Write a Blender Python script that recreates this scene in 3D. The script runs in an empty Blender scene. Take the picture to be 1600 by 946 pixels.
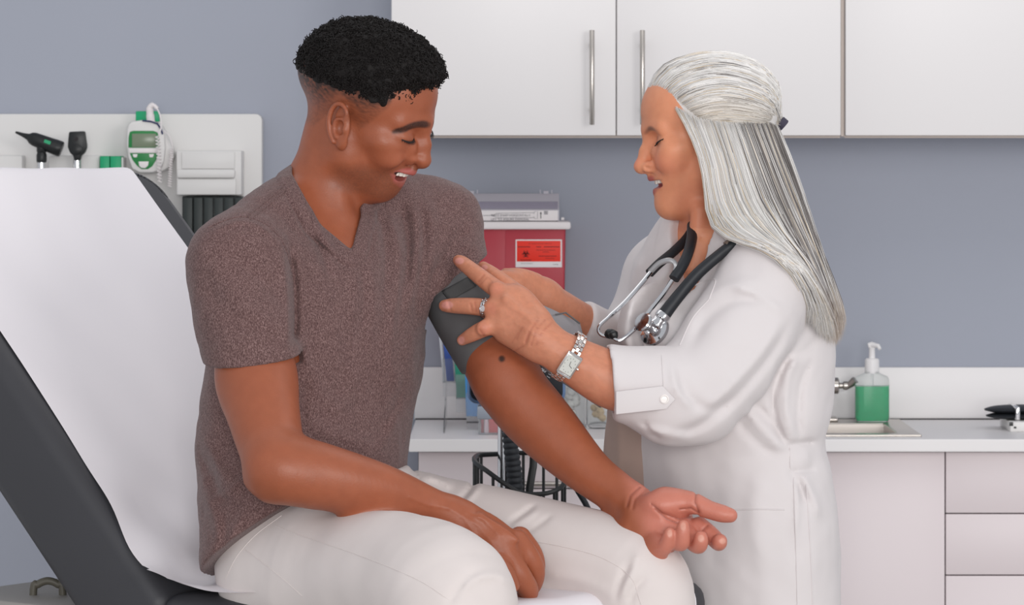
import bpy, bmesh, math, random
import numpy as np
from mathutils import Vector, Matrix

random.seed(7)
RNG = np.random.default_rng(7)
SC = bpy.context.scene
COL = SC.collection

# ---------------------------------------------------------------- camera
FPX = 5550.0            # focal length in pixels of the 1600 px wide frame
ZC = 1.485              # camera height
HOR = 225.0             # horizon row in the frame
cam_data = bpy.data.cameras.new('camera')
cam_data.sensor_width = 36.0
cam_data.lens = FPX / 1600.0 * 36.0
cam_data.shift_y = -(473.0 - HOR) / 1600.0
cam_data.clip_end = 60
cam_data.dof.use_dof = True
cam_data.dof.focus_distance = 4.88
cam_data.dof.aperture_fstop = 20
cam = bpy.data.objects.new('camera', cam_data)
cam.location = (0, 0, ZC)
cam.rotation_euler = (math.pi / 2, 0, 0)
COL.objects.link(cam)
SC.camera = cam

# ---------------------------------------------------------------- world, lights, exposure
SC.view_settings.view_transform = 'Standard'
SC.view_settings.look = 'None'
SC.view_settings.gamma = 1.0
SC.view_settings.use_curve_mapping = False
SC.view_settings.exposure = 0.0
world = bpy.data.worlds.new('world')
SC.world = world
world.use_nodes = True
bg = world.node_tree.nodes['Background']
bg.inputs[0].default_value = (0.93, 0.95, 1.0, 1)
bg.inputs[1].default_value = 0.62

def area_light(name, loc, target, size, power, color=(1, 1, 1)):
    d = bpy.data.lights.new(name, 'AREA')
    d.shape = 'RECTANGLE'
    d.size, d.size_y = size
    d.energy = power
    d.color = color
    o = bpy.data.objects.new(name, d)
    o.location = loc
    o.rotation_euler = (Vector(target) - Vector(loc)).to_track_quat('-Z', 'Y').to_euler()
    COL.objects.link(o)
    return o

area_light('key_softbox', (3.0, 0.8, 2.3), (0.1, 5.4, 1.1), (1.8, 1.5), 72, (1.0, 0.975, 0.95))
area_light('fill_softbox', (0.3, -5.0, 1.9), (0.0, 6.8, 1.2), (3.2, 2.4), 360, (1.0, 0.985, 0.97))
area_light('overhead_fill_light', (0.2, 5.6, 2.95), (0.2, 5.9, 0.0), (3.0, 1.2), 10, (1.0, 0.98, 0.96))  # unseen lamp added overhead to brighten the wall and cabinets

# ---------------------------------------------------------------- helpers: placing
def W(px, py, Y):
    """the world point at depth Y that the photograph shows at pixel (px, py)"""
    return np.array([(px - 800.0) * Y / FPX, Y, ZC - (py - HOR) * Y / FPX])

def R(r, Y):
    return r * Y / FPX

def srgb(r, g, b):
    return tuple(((c / 255.0) / 12.92 if c <= 10 else ((c / 255.0 + 0.055) / 1.055) ** 2.4) for c in (r, g, b))

# ---------------------------------------------------------------- helpers: materials
def mat(name, rgb, rough=0.5, metal=0.0, bump=None, vary=None, coat=0.0, trans=0.0, ior=1.45, sss=0.0, sheen=0.0,
        attr=None, alpha=1.0, spec=0.5, emit=0.0, sss_col=(1.0, 0.35, 0.2)):
    """bump = (scale, strength, distance, detail); vary = (scale, amount, rgb2)"""
    m = bpy.data.materials.new(name)
    m.use_nodes = True
    nt = m.node_tree
    b = nt.nodes['Principled BSDF']
    b.inputs['Base Color'].default_value = (*rgb, 1)
    b.inputs['Roughness'].default_value = rough
    b.inputs['Metallic'].default_value = metal
    b.inputs['Coat Weight'].default_value = coat
    b.inputs['Transmission Weight'].default_value = trans
    b.inputs['IOR'].default_value = ior
    b.inputs['Alpha'].default_value = alpha
    b.inputs['Specular IOR Level'].default_value = spec
    if sss:
        b.inputs['Subsurface Weight'].default_value = sss
        b.inputs['Subsurface Radius'].default_value = sss_col
        b.inputs['Subsurface Scale'].default_value = 0.006
    if sheen:
        b.inputs['Sheen Weight'].default_value = sheen
        b.inputs['Sheen Roughness'].default_value = 0.5
    if emit:
        b.inputs['Emission Color'].default_value = (*rgb, 1)
        b.inputs['Emission Strength'].default_value = emit
    tc = nt.nodes.new('ShaderNodeTexCoord')
    out = None
    if attr:
        a = nt.nodes.new('ShaderNodeAttribute')
        a.attribute_name = attr
        out = a.outputs['Color']
        nt.links.new(out, b.inputs['Base Color'])
    if vary:
        sc_, amt, rgb2 = vary
        n = nt.nodes.new('ShaderNodeTexNoise')
        n.inputs['Scale'].default_value = sc_
        n.inputs['Detail'].default_value = 3
        nt.links.new(tc.outputs['Object'], n.inputs['Vector'])
        ramp = nt.nodes.new('ShaderNodeMapRange')
        ramp.inputs['From Min'].default_value = 0.35
        ramp.inputs['From Max'].default_value = 0.65
        ramp.inputs['To Max'].default_value = amt
        nt.links.new(n.outputs['Fac'], ramp.inputs['Value'])
        mx = nt.nodes.new('ShaderNodeMix')
        mx.data_type = 'RGBA'
        nt.links.new(ramp.outputs['Result'], mx.inputs['Factor'])
        if out is not None:
            nt.links.new(out, mx.inputs[6])
            ml = nt.nodes.new('ShaderNodeMix'); ml.data_type = 'RGBA'; ml.blend_type = 'MULTIPLY'
            ml.inputs['Factor'].default_value = 1.0
            nt.links.new(out, ml.inputs[6]); ml.inputs[7].default_value = (*rgb2, 1)
            nt.links.new(ml.outputs[2], mx.inputs[7])
        else:
            mx.inputs[6].default_value = (*rgb, 1)
            mx.inputs[7].default_value = (*rgb2, 1)
        nt.links.new(mx.outputs[2], b.inputs['Base Color'])
    if bump:
        sc_, st, dist, det = bump
        n = nt.nodes.new('ShaderNodeTexNoise')
        n.inputs['Scale'].default_value = sc_
        n.inputs['Detail'].default_value = det
        nt.links.new(tc.outputs['Object'], n.inputs['Vector'])
        bp = nt.nodes.new('ShaderNodeBump')
        bp.inputs['Strength'].default_value = st
        bp.inputs['Distance'].default_value = dist
        nt.links.new(n.outputs['Fac'], bp.inputs['Height'])
        nt.links.new(bp.outputs['Normal'], b.inputs['Normal'])
    return m

# ---------------------------------------------------------------- helpers: objects
def link(name, me, parent=None):
    o = bpy.data.objects.new(name, me)
    COL.objects.link(o)
    if parent is not None:
        o.parent = parent
        # meshes are written in world coordinates: undo the root's own location
        root = parent
        while root.parent is not None:
            root = root.parent
        if parent is root:
            o.location = -root.location
    return o

def mesh_obj(name, V, F, m, parent=None, smooth=True, col=None, sharp=None):
    me = bpy.data.meshes.new(name)
    V = np.asarray(V, dtype=np.float32)
    if isinstance(F, tuple):
        Q, T = F
        li = np.concatenate([Q.ravel(), T.ravel()]).astype(np.int32)
        tot = np.concatenate([np.full(len(Q), 4), np.full(len(T), 3)]).astype(np.int32)
        me.vertices.add(len(V)); me.vertices.foreach_set('co', V.ravel())
        me.loops.add(len(li)); me.loops.foreach_set('vertex_index', li)
        me.polygons.add(len(tot))
        me.polygons.foreach_set('loop_start', np.concatenate([[0], np.cumsum(tot)[:-1]]).astype(np.int32))
        me.polygons.foreach_set('loop_total', tot)
        me.update(calc_edges=True)
    elif isinstance(F, np.ndarray):
        n, k = F.shape
        me.vertices.add(len(V)); me.vertices.foreach_set('co', V.ravel())
        me.loops.add(n * k); me.loops.foreach_set('vertex_index', F.astype(np.int32).ravel())
        me.polygons.add(n)
        me.polygons.foreach_set('loop_start', np.arange(0, n * k, k, dtype=np.int32))
        me.polygons.foreach_set('loop_total', np.full(n, k, dtype=np.int32))
        me.update(calc_edges=True)
    else:
        me.from_pydata([tuple(v) for v in V], [], F)
        me.update()
    me.polygons.foreach_set('use_smooth', np.full(len(me.polygons), smooth))
    if sharp is not None and smooth:
        me.set_sharp_from_angle(angle=math.radians(sharp))
    if isinstance(m, (list, tuple)):
        for x in m:
            me.materials.append(x)
    elif m is not None:
        me.materials.append(m)
    if col is not None:
        a = me.color_attributes.new('Col', 'FLOAT_COLOR', 'POINT')
        c = np.ones((len(V), 4), dtype=np.float32); c[:, :3] = col
        a.data.foreach_set('color', c.ravel())
    return link(name, me, parent)

def tag(o, label, cat, group=None, kind=None):
    o['label'] = label
    if cat:
        o['category'] = cat
    if group:
        o['group'] = group
    if kind:
        o['kind'] = kind
    return o

def thing(name, label, cat, loc, group=None):
    o = bpy.data.objects.new(name, None)
    o.empty_display_size = 0.05
    COL.objects.link(o)
    o.location = Vector([float(c) for c in loc])
    return tag(o, label, cat, group)

class MB:
    """collects shapes into one mesh"""
    def __init__(self):
        self.bm = bmesh.new()

    def _take(self, vs, M):
        for v in vs:
            v.co = M @ v.co
        return vs

    def box(self, c, s, bevel=0.0, rot=None, seg=2):
        bm2 = bmesh.new()
        bmesh.ops.create_cube(bm2, size=1.0)
        for v in bm2.verts:
            v.co = Vector((v.co.x * s[0], v.co.y * s[1], v.co.z * s[2]))
        if bevel:
            bmesh.ops.bevel(bm2, geom=bm2.edges[:], offset=bevel, segments=seg, profile=0.5, affect='EDGES')
        M = Matrix.Translation(Vector([float(x) for x in c]))
        if rot is not None:
            M = M @ rot.to_4x4()
        for v in bm2.verts:
            v.co = M @ v.co
        me = bpy.data.meshes.new('tmp'); bm2.to_mesh(me); bm2.free()
        self.bm.from_mesh(me); bpy.data.meshes.remove(me)
        return self

    def span(self, lo, hi, bevel=0.0, seg=2):
        lo = np.array(lo, float); hi = np.array(hi, float)
        return self.box((lo + hi) / 2, hi - lo, bevel, None, seg)

    def tube(self, pts, r, n=8, caps=True, closed=False, flat=None):
        """r a number or one per point; flat=(axis, factor) squashes the section along an axis"""
        pts = [Vector([float(c) for c in p]) for p in pts]
        rr = [r] * len(pts) if np.isscalar(r) else list(r)
        N = len(pts)
        rings = []
        up = None
        for i in range(N):
            if closed:
                t = pts[(i + 1) % N] - pts[i - 1]
            else:
                t = pts[min(i + 1, N - 1)] - pts[max(i - 1, 0)]
            t.normalize()
            if up is None:
                a = Vector((0, 0, 1)) if abs(t.z) < 0.9 else Vector((1, 0, 0))
                up = (a - t * a.dot(t)).normalized()
            else:
                up = (up - t * up.dot(t))
                up = up.normalized() if up.length > 1e-6 else t.orthogonal().normalized()
            side = t.cross(up)
            ring = []
            for k in range(n):
                a = 2 * math.pi * k / n
                off = (up * math.cos(a) + side * math.sin(a)) * rr[i]
                if flat is not None:
                    ax = Vector(flat[0])
                    off = off - ax * off.dot(ax) * (1 - flat[1])
                ring.append(self.bm.verts.new(pts[i] + off))
            rings.append(ring)
        M_ = N if closed else N - 1
        for i in range(M_):
            A, B = rings[i], rings[(i + 1) % N]
            for k in range(n):
                self.bm.faces.new((A[k], A[(k + 1) % n], B[(k + 1) % n], B[k]))
        if caps and not closed:
            self.bm.faces.new(rings[0][::-1]); self.bm.faces.new(rings[-1])
        return self

    def lathe(self, prof, c=(0, 0, 0), axis=(0, 0, 1), n=24, caps=True, squash=(1, 1)):
        """prof = [(radius, height)], turned about axis through c"""
        q = Vector((0, 0, 1)).rotation_difference(Vector(axis).normalized())
        c = Vector([float(x) for x in c])
        rings = []
        for r, h in prof:
            rings.append([self.bm.verts.new(c + q @ Vector((r * squash[0] * math.cos(2 * math.pi * k / n),
                                                            r * squash[1] * math.sin(2 * math.pi * k / n), h))) for k in range(n)])
        for A, B in zip(rings, rings[1:]):
            for k in range(n):
                self.bm.faces.new((A[k], A[(k + 1) % n], B[(k + 1) % n], B[k]))
        if caps:
            self.bm.faces.new(rings[0][::-1]); self.bm.faces.new(rings[-1])
        return self

    def prism(self, poly, O, U, V_, N_, depth, bevel=0.0):
        """polygon in the (U, V) plane at O pushed along N by depth"""
        O, U, V_, N_ = (Vector([float(c) for c in x]) for x in (O, U, V_, N_))
        bm2 = bmesh.new()
        vs = [bm2.verts.new(O + U * a + V_ * b) for a, b in poly]
        f = bm2.faces.new(vs)
        r = bmesh.ops.extrude_face_region(bm2, geom=[f])
        for v in r['geom']:
            if isinstance(v, bmesh.types.BMVert):
                v.co += N_ * depth
        bmesh.ops.recalc_face_normals(bm2, faces=bm2.faces[:])
        if bevel:
            bmesh.ops.bevel(bm2, geom=bm2.edges[:], offset=bevel, segments=2, profile=0.5, affect='EDGES')
        me = bpy.data.meshes.new('tmp'); bm2.to_mesh(me); bm2.free()
        self.bm.from_mesh(me); bpy.data.meshes.remove(me)
        return self

    def build(self, name, m, parent=None, smooth=True, sharp=35):
        bmesh.ops.recalc_face_normals(self.bm, faces=self.bm.faces[:])
        me = bpy.data.meshes.new(name)
        self.bm.to_mesh(me); self.bm.free()
        me.polygons.foreach_set('use_smooth', np.full(len(me.polygons), smooth))
        if smooth:
            me.set_sharp_from_angle(angle=math.radians(sharp))
        me.materials.append(m)
        return link(name, me, parent)

def spline(pts, n=8, closed=False):
    """Catmull-Rom through rows of pts (any number of columns)"""
    P = np.array(pts, float)
    N = len(P)
    out = []
    rng = range(N) if closed else range(N - 1)
    for i in rng:
        if closed:
            p0, p1, p2, p3 = P[i - 1], P[i], P[(i + 1) % N], P[(i + 2) % N]
        else:
            p1, p2 = P[i], P[i + 1]
            p0 = P[i - 1] if i > 0 else 2 * p1 - p2
            p3 = P[i + 2] if i + 2 < N else 2 * p2 - p1
        for t in np.linspace(0, 1, n, endpoint=False):
            out.append(0.5 * ((2 * p1) + (-p0 + p2) * t + (2 * p0 - 5 * p1 + 4 * p2 - p3) * t ** 2 + (-p0 + 3 * p1 - 3 * p2 + p3) * t ** 3))
    if not closed:
        out.append(P[-1])
    return np.array(out)

# ---------------------------------------------------------------- solid modelling by distance fields
def _unit(v):
    v = np.asarray(v, float)
    return v / np.linalg.norm(v)

def _segs(P, A, B, ra, rb):
    """distance to a tapered capsule, or to the nearest of many (A, B rows; ra, rb arrays)"""
    A = np.atleast_2d(A); B = np.atleast_2d(B)
    ra = np.atleast_1d(ra); rb = np.atleast_1d(rb)
    o = P[len(P) // 2].astype(np.float64)
    P = P - o.astype(P.dtype)
    dt = P.dtype
    A_ = (A - o); BA = (B - A)
    L2 = np.einsum('ij,ij->i', BA, BA) + 1e-12
    aBA = np.einsum('ij,ij->i', A_, BA)
    AA = np.einsum('ij,ij->i', A_, A_)
    pp = np.einsum('ij,ij->i', P, P)
    pb = P @ BA.T.astype(dt)
    pb -= aBA.astype(dt)
    t = np.clip(pb / L2.astype(dt), 0, 1)
    d2 = P @ (-2 * A_.T).astype(dt)
    d2 += pp[:, None]; d2 += AA.astype(dt)
    d2 += t * (t * L2.astype(dt) - 2 * pb)
    d = np.sqrt(np.maximum(d2, 0))
    d -= ra.astype(dt) + (rb - ra).astype(dt) * t
    return d[:, 0] if d.shape[1] == 1 else d.min(1)

class Sdf:
    def __init__(self):
        self.prims = []

    def add(self, f, c, r, op='u', k=0.01, pad=0.0):
        self.prims.append((f, None if c is None else np.asarray(c, float), r, op, k, pad))
        return self

    def cap(self, a, b, ra, rb=None, k=0.01, op='u'):
        a = np.asarray(a, float); b = np.asarray(b, float)
        rb = ra if rb is None else rb
        c = (a + b) / 2
        return self.add(lambda P, c_, R_: _segs(P, a, b, ra, rb), c, np.linalg.norm(b - a) / 2 + max(ra, rb), op, k)

    def chain(self, pts, k=0.01, op='u', n=5, flat=None, smooth=True):
        """pts rows (x, y, z, r): a limb of round section through the points; flat = (axis, factor)"""
        S = spline(pts, n) if smooth and len(pts) > 2 else np.array(pts, float)
        Pts, Rad = S[:, :3].copy(), S[:, 3].copy()
        o = Pts.mean(0)
        Mx = None
        if flat is not None:
            ax = _unit(flat[0]); s = flat[1]
            Mx = np.eye(3) + (1 / s - 1) * np.outer(ax, ax)
            gain = (1 + s) / 2 if s < 1 else 1.0
            Q = (Pts - o) @ Mx.T + o
        else:
            Q = Pts; gain = 1.0
        A, B, ra, rb = Q[:-1], Q[1:], Rad[:-1], Rad[1:]
        mid = (A + B) / 2; half = np.linalg.norm(B - A, axis=1) / 2
        stretch = 1.0 if flat is None else max(1.0, 1 / flat[1])
        def f(P, c, R_):
            if flat is not None:
                P = (P - o.astype(P.dtype)) @ Mx.T.astype(P.dtype) + o.astype(P.dtype)
            if c is not None:
                cc = c if flat is None else (c - o) @ Mx.T + o
                lb = np.linalg.norm(mid - cc, axis=1) - half - np.maximum(ra, rb)
                ub = np.linalg.norm(mid - cc, axis=1) + half - np.minimum(ra, rb)
                idx = np.nonzero(lb <= min(ub.min() + 2 * R_ * stretch, R_ * stretch + k / gain + 0.006))[0]
                if not len(idx):
                    return None
                d = _segs(P, A[idx], B[idx], ra[idx], rb[idx])
            else:
                d = _segs(P, A, B, ra, rb)
            return d * gain
        c = (Pts.min(0) + Pts.max(0)) / 2
        r = (np.linalg.norm(Pts - c, axis=1) + Rad * max(1.0, 1.0 if flat is None else flat[1])).max()
        return self.add(f, c, r, op, k)

    def ell(self, c, r, k=0.01, op='u', rot=None):
        c = np.asarray(c, float); r = np.asarray(r, float)
        def f(P, c_, R_):
            Q = P - c.astype(P.dtype)
            if rot is not None:
                Q = Q @ np.asarray(rot).astype(P.dtype)          # rot columns are the local axes
            Q = Q / r.astype(P.dtype)
            a = np.sqrt(np.einsum('ij,ij->i', Q, Q)) + 1e-9
            Q = Q / r.astype(P.dtype)
            b = np.sqrt(np.einsum('ij,ij->i', Q, Q)) + 1e-9
            return a * (a - 1.0) / b
        return self.add(f, c, r.max(), op, k)

    def box(self, c, h, rad=0.0, k=0.005, op='u', rot=None):
        c = np.asarray(c, float); h = np.asarray(h, float)
        def f(P, c_, R_):
            Q = P - c
            if rot is not None:
                Q = Q @ rot
            q = np.abs(Q) - (h - rad)
            return np.linalg.norm(np.maximum(q, 0), axis=1) + np.minimum(q.max(1), 0) - rad
        return self.add(f, c, np.linalg.norm(h), op, k)

    def plane(self, p, n, k=0.003):
        """keeps the side against n"""
        p = np.asarray(p, float); n = _unit(n)
        return self.add(lambda P, c_, R_: (P - p) @ n, None, None, 'i', k)

    def disp(self, f, mx=0.01, c=None, r=None):
        return self.add(lambda P, c_, R_: f(P), c, r, 'd', mx)

    def group(self, other, Rm, t, s, k=0.01, op='u', c=None, r=None):
        """other's field placed with local axes = rows of Rm, origin t, scale s"""
        Rm = np.asarray(Rm, float); t = np.asarray(t, float)
        def f(P, c_, R_):
            Q = ((P - t.astype(P.dtype)) @ Rm.T.astype(P.dtype)) / P.dtype.type(s)
            cc = None if c_ is None else (c_ - t) @ Rm.T / s
            return other.eval(Q, cc, None if R_ is None else (R_ + k) / s) * P.dtype.type(s)
        cw = None if c is None else t + s * (np.asarray(c) @ Rm)
        return self.add(f, cw, None if r is None else r * s, op, k)

    def eval(self, P, c=None, Rb=None):
        d = np.full(len(P), 0.5, P.dtype)
        for f, pc, pr, op, k, pad in self.prims:
            if c is not None and pc is not None:
                if np.linalg.norm(pc - c) > pr + Rb + k + 0.004 + pad:
                    continue
            v = f(P, c, Rb)
            if v is None:
                continue
            if op == 'd':
                d = d - v
                continue
            if op == 's':
                d = -_smin(-d, v, k)
            elif op == 'i':
                d = -_smin(-d, -v, k)
            else:
                d = _smin(d, v, k)
        return d

def _smin(a, b, k):
    if k <= 0:
        return np.minimum(a, b)
    h = np.clip(0.5 + 0.5 * (b - a) / k, 0.0, 1.0)
    return b + (a - b) * h - k * h * (1.0 - h)

def axis_coords(lo, hi, h, fine=()):
    """node coordinates with spacing h, finer inside the (lo, hi, h) intervals"""
    x = [lo]
    while x[-1] < hi:
        s = h
        for a, b, hf in fine:
            if a <= x[-1] <= b:
                s = min(s, hf)
            elif x[-1] < a < x[-1] + s:
                s = max(hf, a - x[-1])
        x.append(x[-1] + s)
    return np.array(x)

_CORN = [(0, 0, 0), (1, 0, 0), (0, 1, 0), (1, 1, 0), (0, 0, 1), (1, 0, 1), (0, 1, 1), (1, 1, 1)]
_EDGE = [(a, b) for a in range(8) for b in range(a + 1, 8) if sum(abs(_CORN[a][i] - _CORN[b][i]) for i in range(3)) == 1]

def surface(sdf, xs, ys, zs, B=18, relax=2, slack=0.02, margin=0.008):
    """surface nets on a rectilinear grid, evaluated only in the blocks the surface passes through"""
    n = (len(xs) - 1, len(ys) - 1, len(zs) - 1)
    starts = [list(range(0, m, B)) for m in n]
    blocks = [(i, j, k) for i in starts[0] for j in starts[1] for k in starts[2]]
    def ext(ax, s, m):
        return ax[s], ax[min(s + B, m)]
    cen = []; rad = []
    for i, j, k in blocks:
        e = [ext(xs, i, n[0]), ext(ys, j, n[1]), ext(zs, k, n[2])]
        cen.append([(a + b) / 2 for a, b in e]); rad.append(0.5 * math.sqrt(sum((b - a) ** 2 for a, b in e)))
    cen = np.array(cen); rad = np.array(rad)
    d0 = np.concatenate([sdf.eval(cen[q:q + 4000]) for q in range(0, len(cen), 4000)])
    vid, vpos, quads = [], [], []
    sy, sx = (n[2] + 2), (n[1] + 2) * (n[2] + 2)
    def gid(i, j, k):
        return (i + 1) * sx + (j + 1) * sy + (k + 1)
    for bi in np.nonzero(np.abs(d0) < rad * 1.2 + slack)[0]:
        i0, j0, k0 = blocks[bi]
        X = xs[i0:i0 + B + 1]; Y = ys[j0:j0 + B + 1]; Z = zs[k0:k0 + B + 1]
        G = np.stack(np.meshgrid(X, Y, Z, indexing='ij'), -1)
        D = sdf.eval(G.reshape(-1, 3).astype(np.float32), cen[bi], rad[bi] + margin).reshape(G.shape[:3])
        I = D < 0
        if I.all() or not I.any():
            continue
        a, b, c = (s - 1 for s in I.shape)
        cnt = np.zeros((a, b, c), np.int8)
        for di, dj, dk in _CORN:
            cnt += I[di:di + a, dj:dj + b, dk:dk + c]
        act = np.argwhere((cnt > 0) & (cnt < 8))
        if len(act):
            acc = np.zeros((len(act), 3)); num = np.zeros(len(act))
            cd = [D[act[:, 0] + o[0], act[:, 1] + o[1], act[:, 2] + o[2]] for o in _CORN]
            cp = [np.c_[X[act[:, 0] + o[0]], Y[act[:, 1] + o[1]], Z[act[:, 2] + o[2]]] for o in _CORN]
            for p, q in _EDGE:
                mk = (cd[p] < 0) != (cd[q] < 0)
                t = np.where(mk, cd[p] / np.where(mk, cd[p] - cd[q], 1), 0)
                acc += mk[:, None] * (cp[p] + t[:, None] * (cp[q] - cp[p])); num += mk
            vpos.append(acc / num[:, None])
            vid.append(gid(act[:, 0] + i0, act[:, 1] + j0, act[:, 2] + k0))
        for ax in range(3):
            if ax == 0:
                ch = I[1:, :-1, :-1] != I[:-1, :-1, :-1]
            elif ax == 1:
                ch = I[:-1, 1:, :-1] != I[:-1, :-1, :-1]
            else:
                ch = I[:-1, :-1, 1:] != I[:-1, :-1, :-1]
            e = np.argwhere(ch)
            if not len(e):
                continue
            ins = I[e[:, 0], e[:, 1], e[:, 2]]
            g = e + np.array([i0, j0, k0])
            u, v = [(1, 2), (2, 0), (0, 1)][ax]
            off = np.zeros((4, 3), int)
            off[0, u] = -1; off[0, v] = -1; off[1, v] = -1; off[3, u] = -1
            q = np.stack([gid(*(g + o).T) for o in off], 1)
            q = np.where(ins[:, None], q, q[:, ::-1])
            quads.append(q)
    vid = np.concatenate(vid); vpos = np.concatenate(vpos); quads = np.concatenate(quads)
    order = np.argsort(vid); vid = vid[order]; vpos = vpos[order]
    pos = np.clip(np.searchsorted(vid, quads), 0, len(vid) - 1)
    miss = np.unique(quads[vid[pos] != quads])
    if len(miss):                       # a cell its own block judged empty: close the surface through its middle
        i = miss // sx - 1; j = (miss % sx) // sy - 1; k = miss % sy - 1
        ok = (i >= 0) & (j >= 0) & (k >= 0) & (i < n[0]) & (j < n[1]) & (k < n[2])
        i, j, k, miss = i[ok], j[ok], k[ok], miss[ok]
        vpos = np.concatenate([vpos, np.c_[(xs[i] + xs[i + 1]) / 2, (ys[j] + ys[j + 1]) / 2, (zs[k] + zs[k + 1]) / 2]])
        vid = np.concatenate([vid, miss])
        order = np.argsort(vid); vid = vid[order]; vpos = vpos[order]
        pos = np.clip(np.searchsorted(vid, quads), 0, len(vid) - 1)
    F = pos[(vid[pos] == quads).all(1)]
    V = vpos
    if relax:
        E = np.concatenate([F[:, [0, 1]], F[:, [1, 2]], F[:, [2, 3]], F[:, [3, 0]]])
        deg = np.bincount(E[:, 0], minlength=len(V)) + np.bincount(E[:, 1], minlength=len(V))
        for _ in range(relax):
            S = np.stack([np.bincount(E[:, 0], V[E[:, 1], i], len(V)) + np.bincount(E[:, 1], V[E[:, 0], i], len(V)) for i in range(3)], 1)
            V = np.where(deg[:, None] > 0, 0.5 * V + 0.5 * S / np.maximum(deg, 1)[:, None], V)
    return V, F

def grid_for(lo, hi, h, fx=(), fy=(), fz=()):
    return axis_coords(lo[0], hi[0], h, fx), axis_coords(lo[1], hi[1], h, fy), axis_coords(lo[2], hi[2], h, fz)

def pchain(pts, dr=0.0):
    """rows (px, py, depth, radius px) to world rows (x, y, z, r)"""
    return [(*W(a, b, Y), R(r, Y) + dr) for a, b, Y, r in pts]

def pix(P):
    """pixel of world points"""
    return np.c_[800 + P[:, 0] * FPX / P[:, 1], HOR + (ZC - P[:, 2]) * FPX / P[:, 1]]

def dist_poly(Q, pts):
    """distance in pixels from Q to the polyline pts, and the place along it (0..1)"""
    P = np.asarray(pts, float)
    dt = np.float32
    A = P[:-1]; BA = P[1:] - A
    L2 = (BA * BA).sum(1) + 1e-9
    o = A.mean(0)
    q = (Q - o).astype(dt); A_ = (A - o)
    t = (q @ BA.T.astype(dt) - (A_ * BA).sum(1).astype(dt)) / L2.astype(dt)
    np.clip(t, 0, 1, out=t)
    dx = q[:, 0:1] - A_[:, 0].astype(dt) - t * BA[:, 0].astype(dt)
    dy = q[:, 1:2] - A_[:, 1].astype(dt) - t * BA[:, 1].astype(dt)
    d2 = dx * dx + dy * dy
    k = d2.argmin(1); r = np.arange(len(q))
    return np.sqrt(d2[r, k]), (k + t[r, k]) / len(A)

def folds(lst, ymax=None, ymin=None):
    """cloth folds: each (polyline px, width px, height m); they taper to nothing at both ends"""
    L = [(spline(p, 4) if len(p) > 2 else np.array(p, float), w, h) for p, w, h in lst]
    def f(P):
        Q = pix(P)
        d = np.zeros(len(P))
        lo, hi = Q.min(0), Q.max(0)
        for p, w, h in L:
            if (p.min(0) - 3 * w > hi).any() or (p.max(0) + 3 * w < lo).any():
                continue
            lo2, hi2 = p.min(0) - 2.6 * w, p.max(0) + 2.6 * w
            ix = np.nonzero((Q[:, 0] > lo2[0]) & (Q[:, 0] < hi2[0]) & (Q[:, 1] > lo2[1]) & (Q[:, 1] < hi2[1]))[0]
            if len(ix):
                q, t = dist_poly(Q[ix], p)
                d[ix] += h * np.exp(-(q / w) ** 2) * np.minimum(1, np.minimum(t, 1 - t) * 5 + 0.15)
        if ymax is not None:
            d *= np.clip((ymax - P[:, 1]) / 0.03, 0, 1)
        return d
    return f

_LAT = np.random.default_rng(11).uniform(-1, 1, 1 << 16)
def vnoise(P, s, seed=0):
    """smooth lattice noise, -1..1"""
    a = np.asarray(P, float) * s + seed * 17.31
    i = np.floor(a).astype(np.int64); f = a - i; f = f * f * (3 - 2 * f)
    out = 0
    for dx in (0, 1):
        for dy in (0, 1):
            for dz in (0, 1):
                h = ((i[:, 0] + dx) * 73856093 ^ (i[:, 1] + dy) * 19349663 ^ (i[:, 2] + dz) * 83492791) & 0xffff
                w = (f[:, 0] if dx else 1 - f[:, 0]) * (f[:, 1] if dy else 1 - f[:, 1]) * (f[:, 2] if dz else 1 - f[:, 2])
                out = out + _LAT[h] * w
    return out

# ---------------------------------------------------------------- the room
M_WALL = mat('blue_grey_paint', srgb(163, 167, 179), 0.75, bump=(260, 0.06, 0.002, 3), vary=(3, 0.2, srgb(158, 163, 175)))
M_FLOOR = mat('vinyl_floor', srgb(168, 164, 160), 0.4, vary=(6, 0.5, srgb(150, 146, 142)))
M_WHITE = mat('white_laminate', srgb(232, 229, 229), 0.38, bump=(300, 0.02, 0.001, 2))
M_BASEW = mat('pale_laminate', srgb(223, 212, 214), 0.42, bump=(300, 0.02, 0.001, 2))
M_EDGE = mat('beige_edge_band', srgb(196, 184, 176), 0.6)
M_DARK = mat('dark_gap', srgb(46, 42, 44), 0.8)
M_STEEL = mat('brushed_steel', srgb(186, 180, 174), 0.28, metal=1.0, bump=(700, 0.05, 0.001, 2))
M_CHROME = mat('chrome', srgb(214, 214, 216), 0.10, metal=1.0)
M_PLASTIC = mat('white_plastic', srgb(222, 220, 218), 0.4)
M_BLACK = mat('black_plastic', srgb(26, 28, 29), 0.38, bump=(900, 0.05, 0.001, 2))
M_RUBBER = mat('black_rubber', srgb(34, 37, 42), 0.5)
M_GREEN = mat('green_plastic', srgb(18, 160, 108), 0.4)
M_GREEN2 = mat('dark_green_face', srgb(38, 128, 66), 0.4)

YW = 7.5
def structure(name, mb, m):
    o = mb.build(name, m)
    o['kind'] = 'structure'
    return o
structure('wall_back', MB().span((-2.2, YW, -0.02), (2.4, YW + 0.1, 3.0)), M_WALL)
structure('floor', MB().span((-2.2, 2.0, -0.05), (2.4, YW, 0.0)), M_FLOOR)

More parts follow.
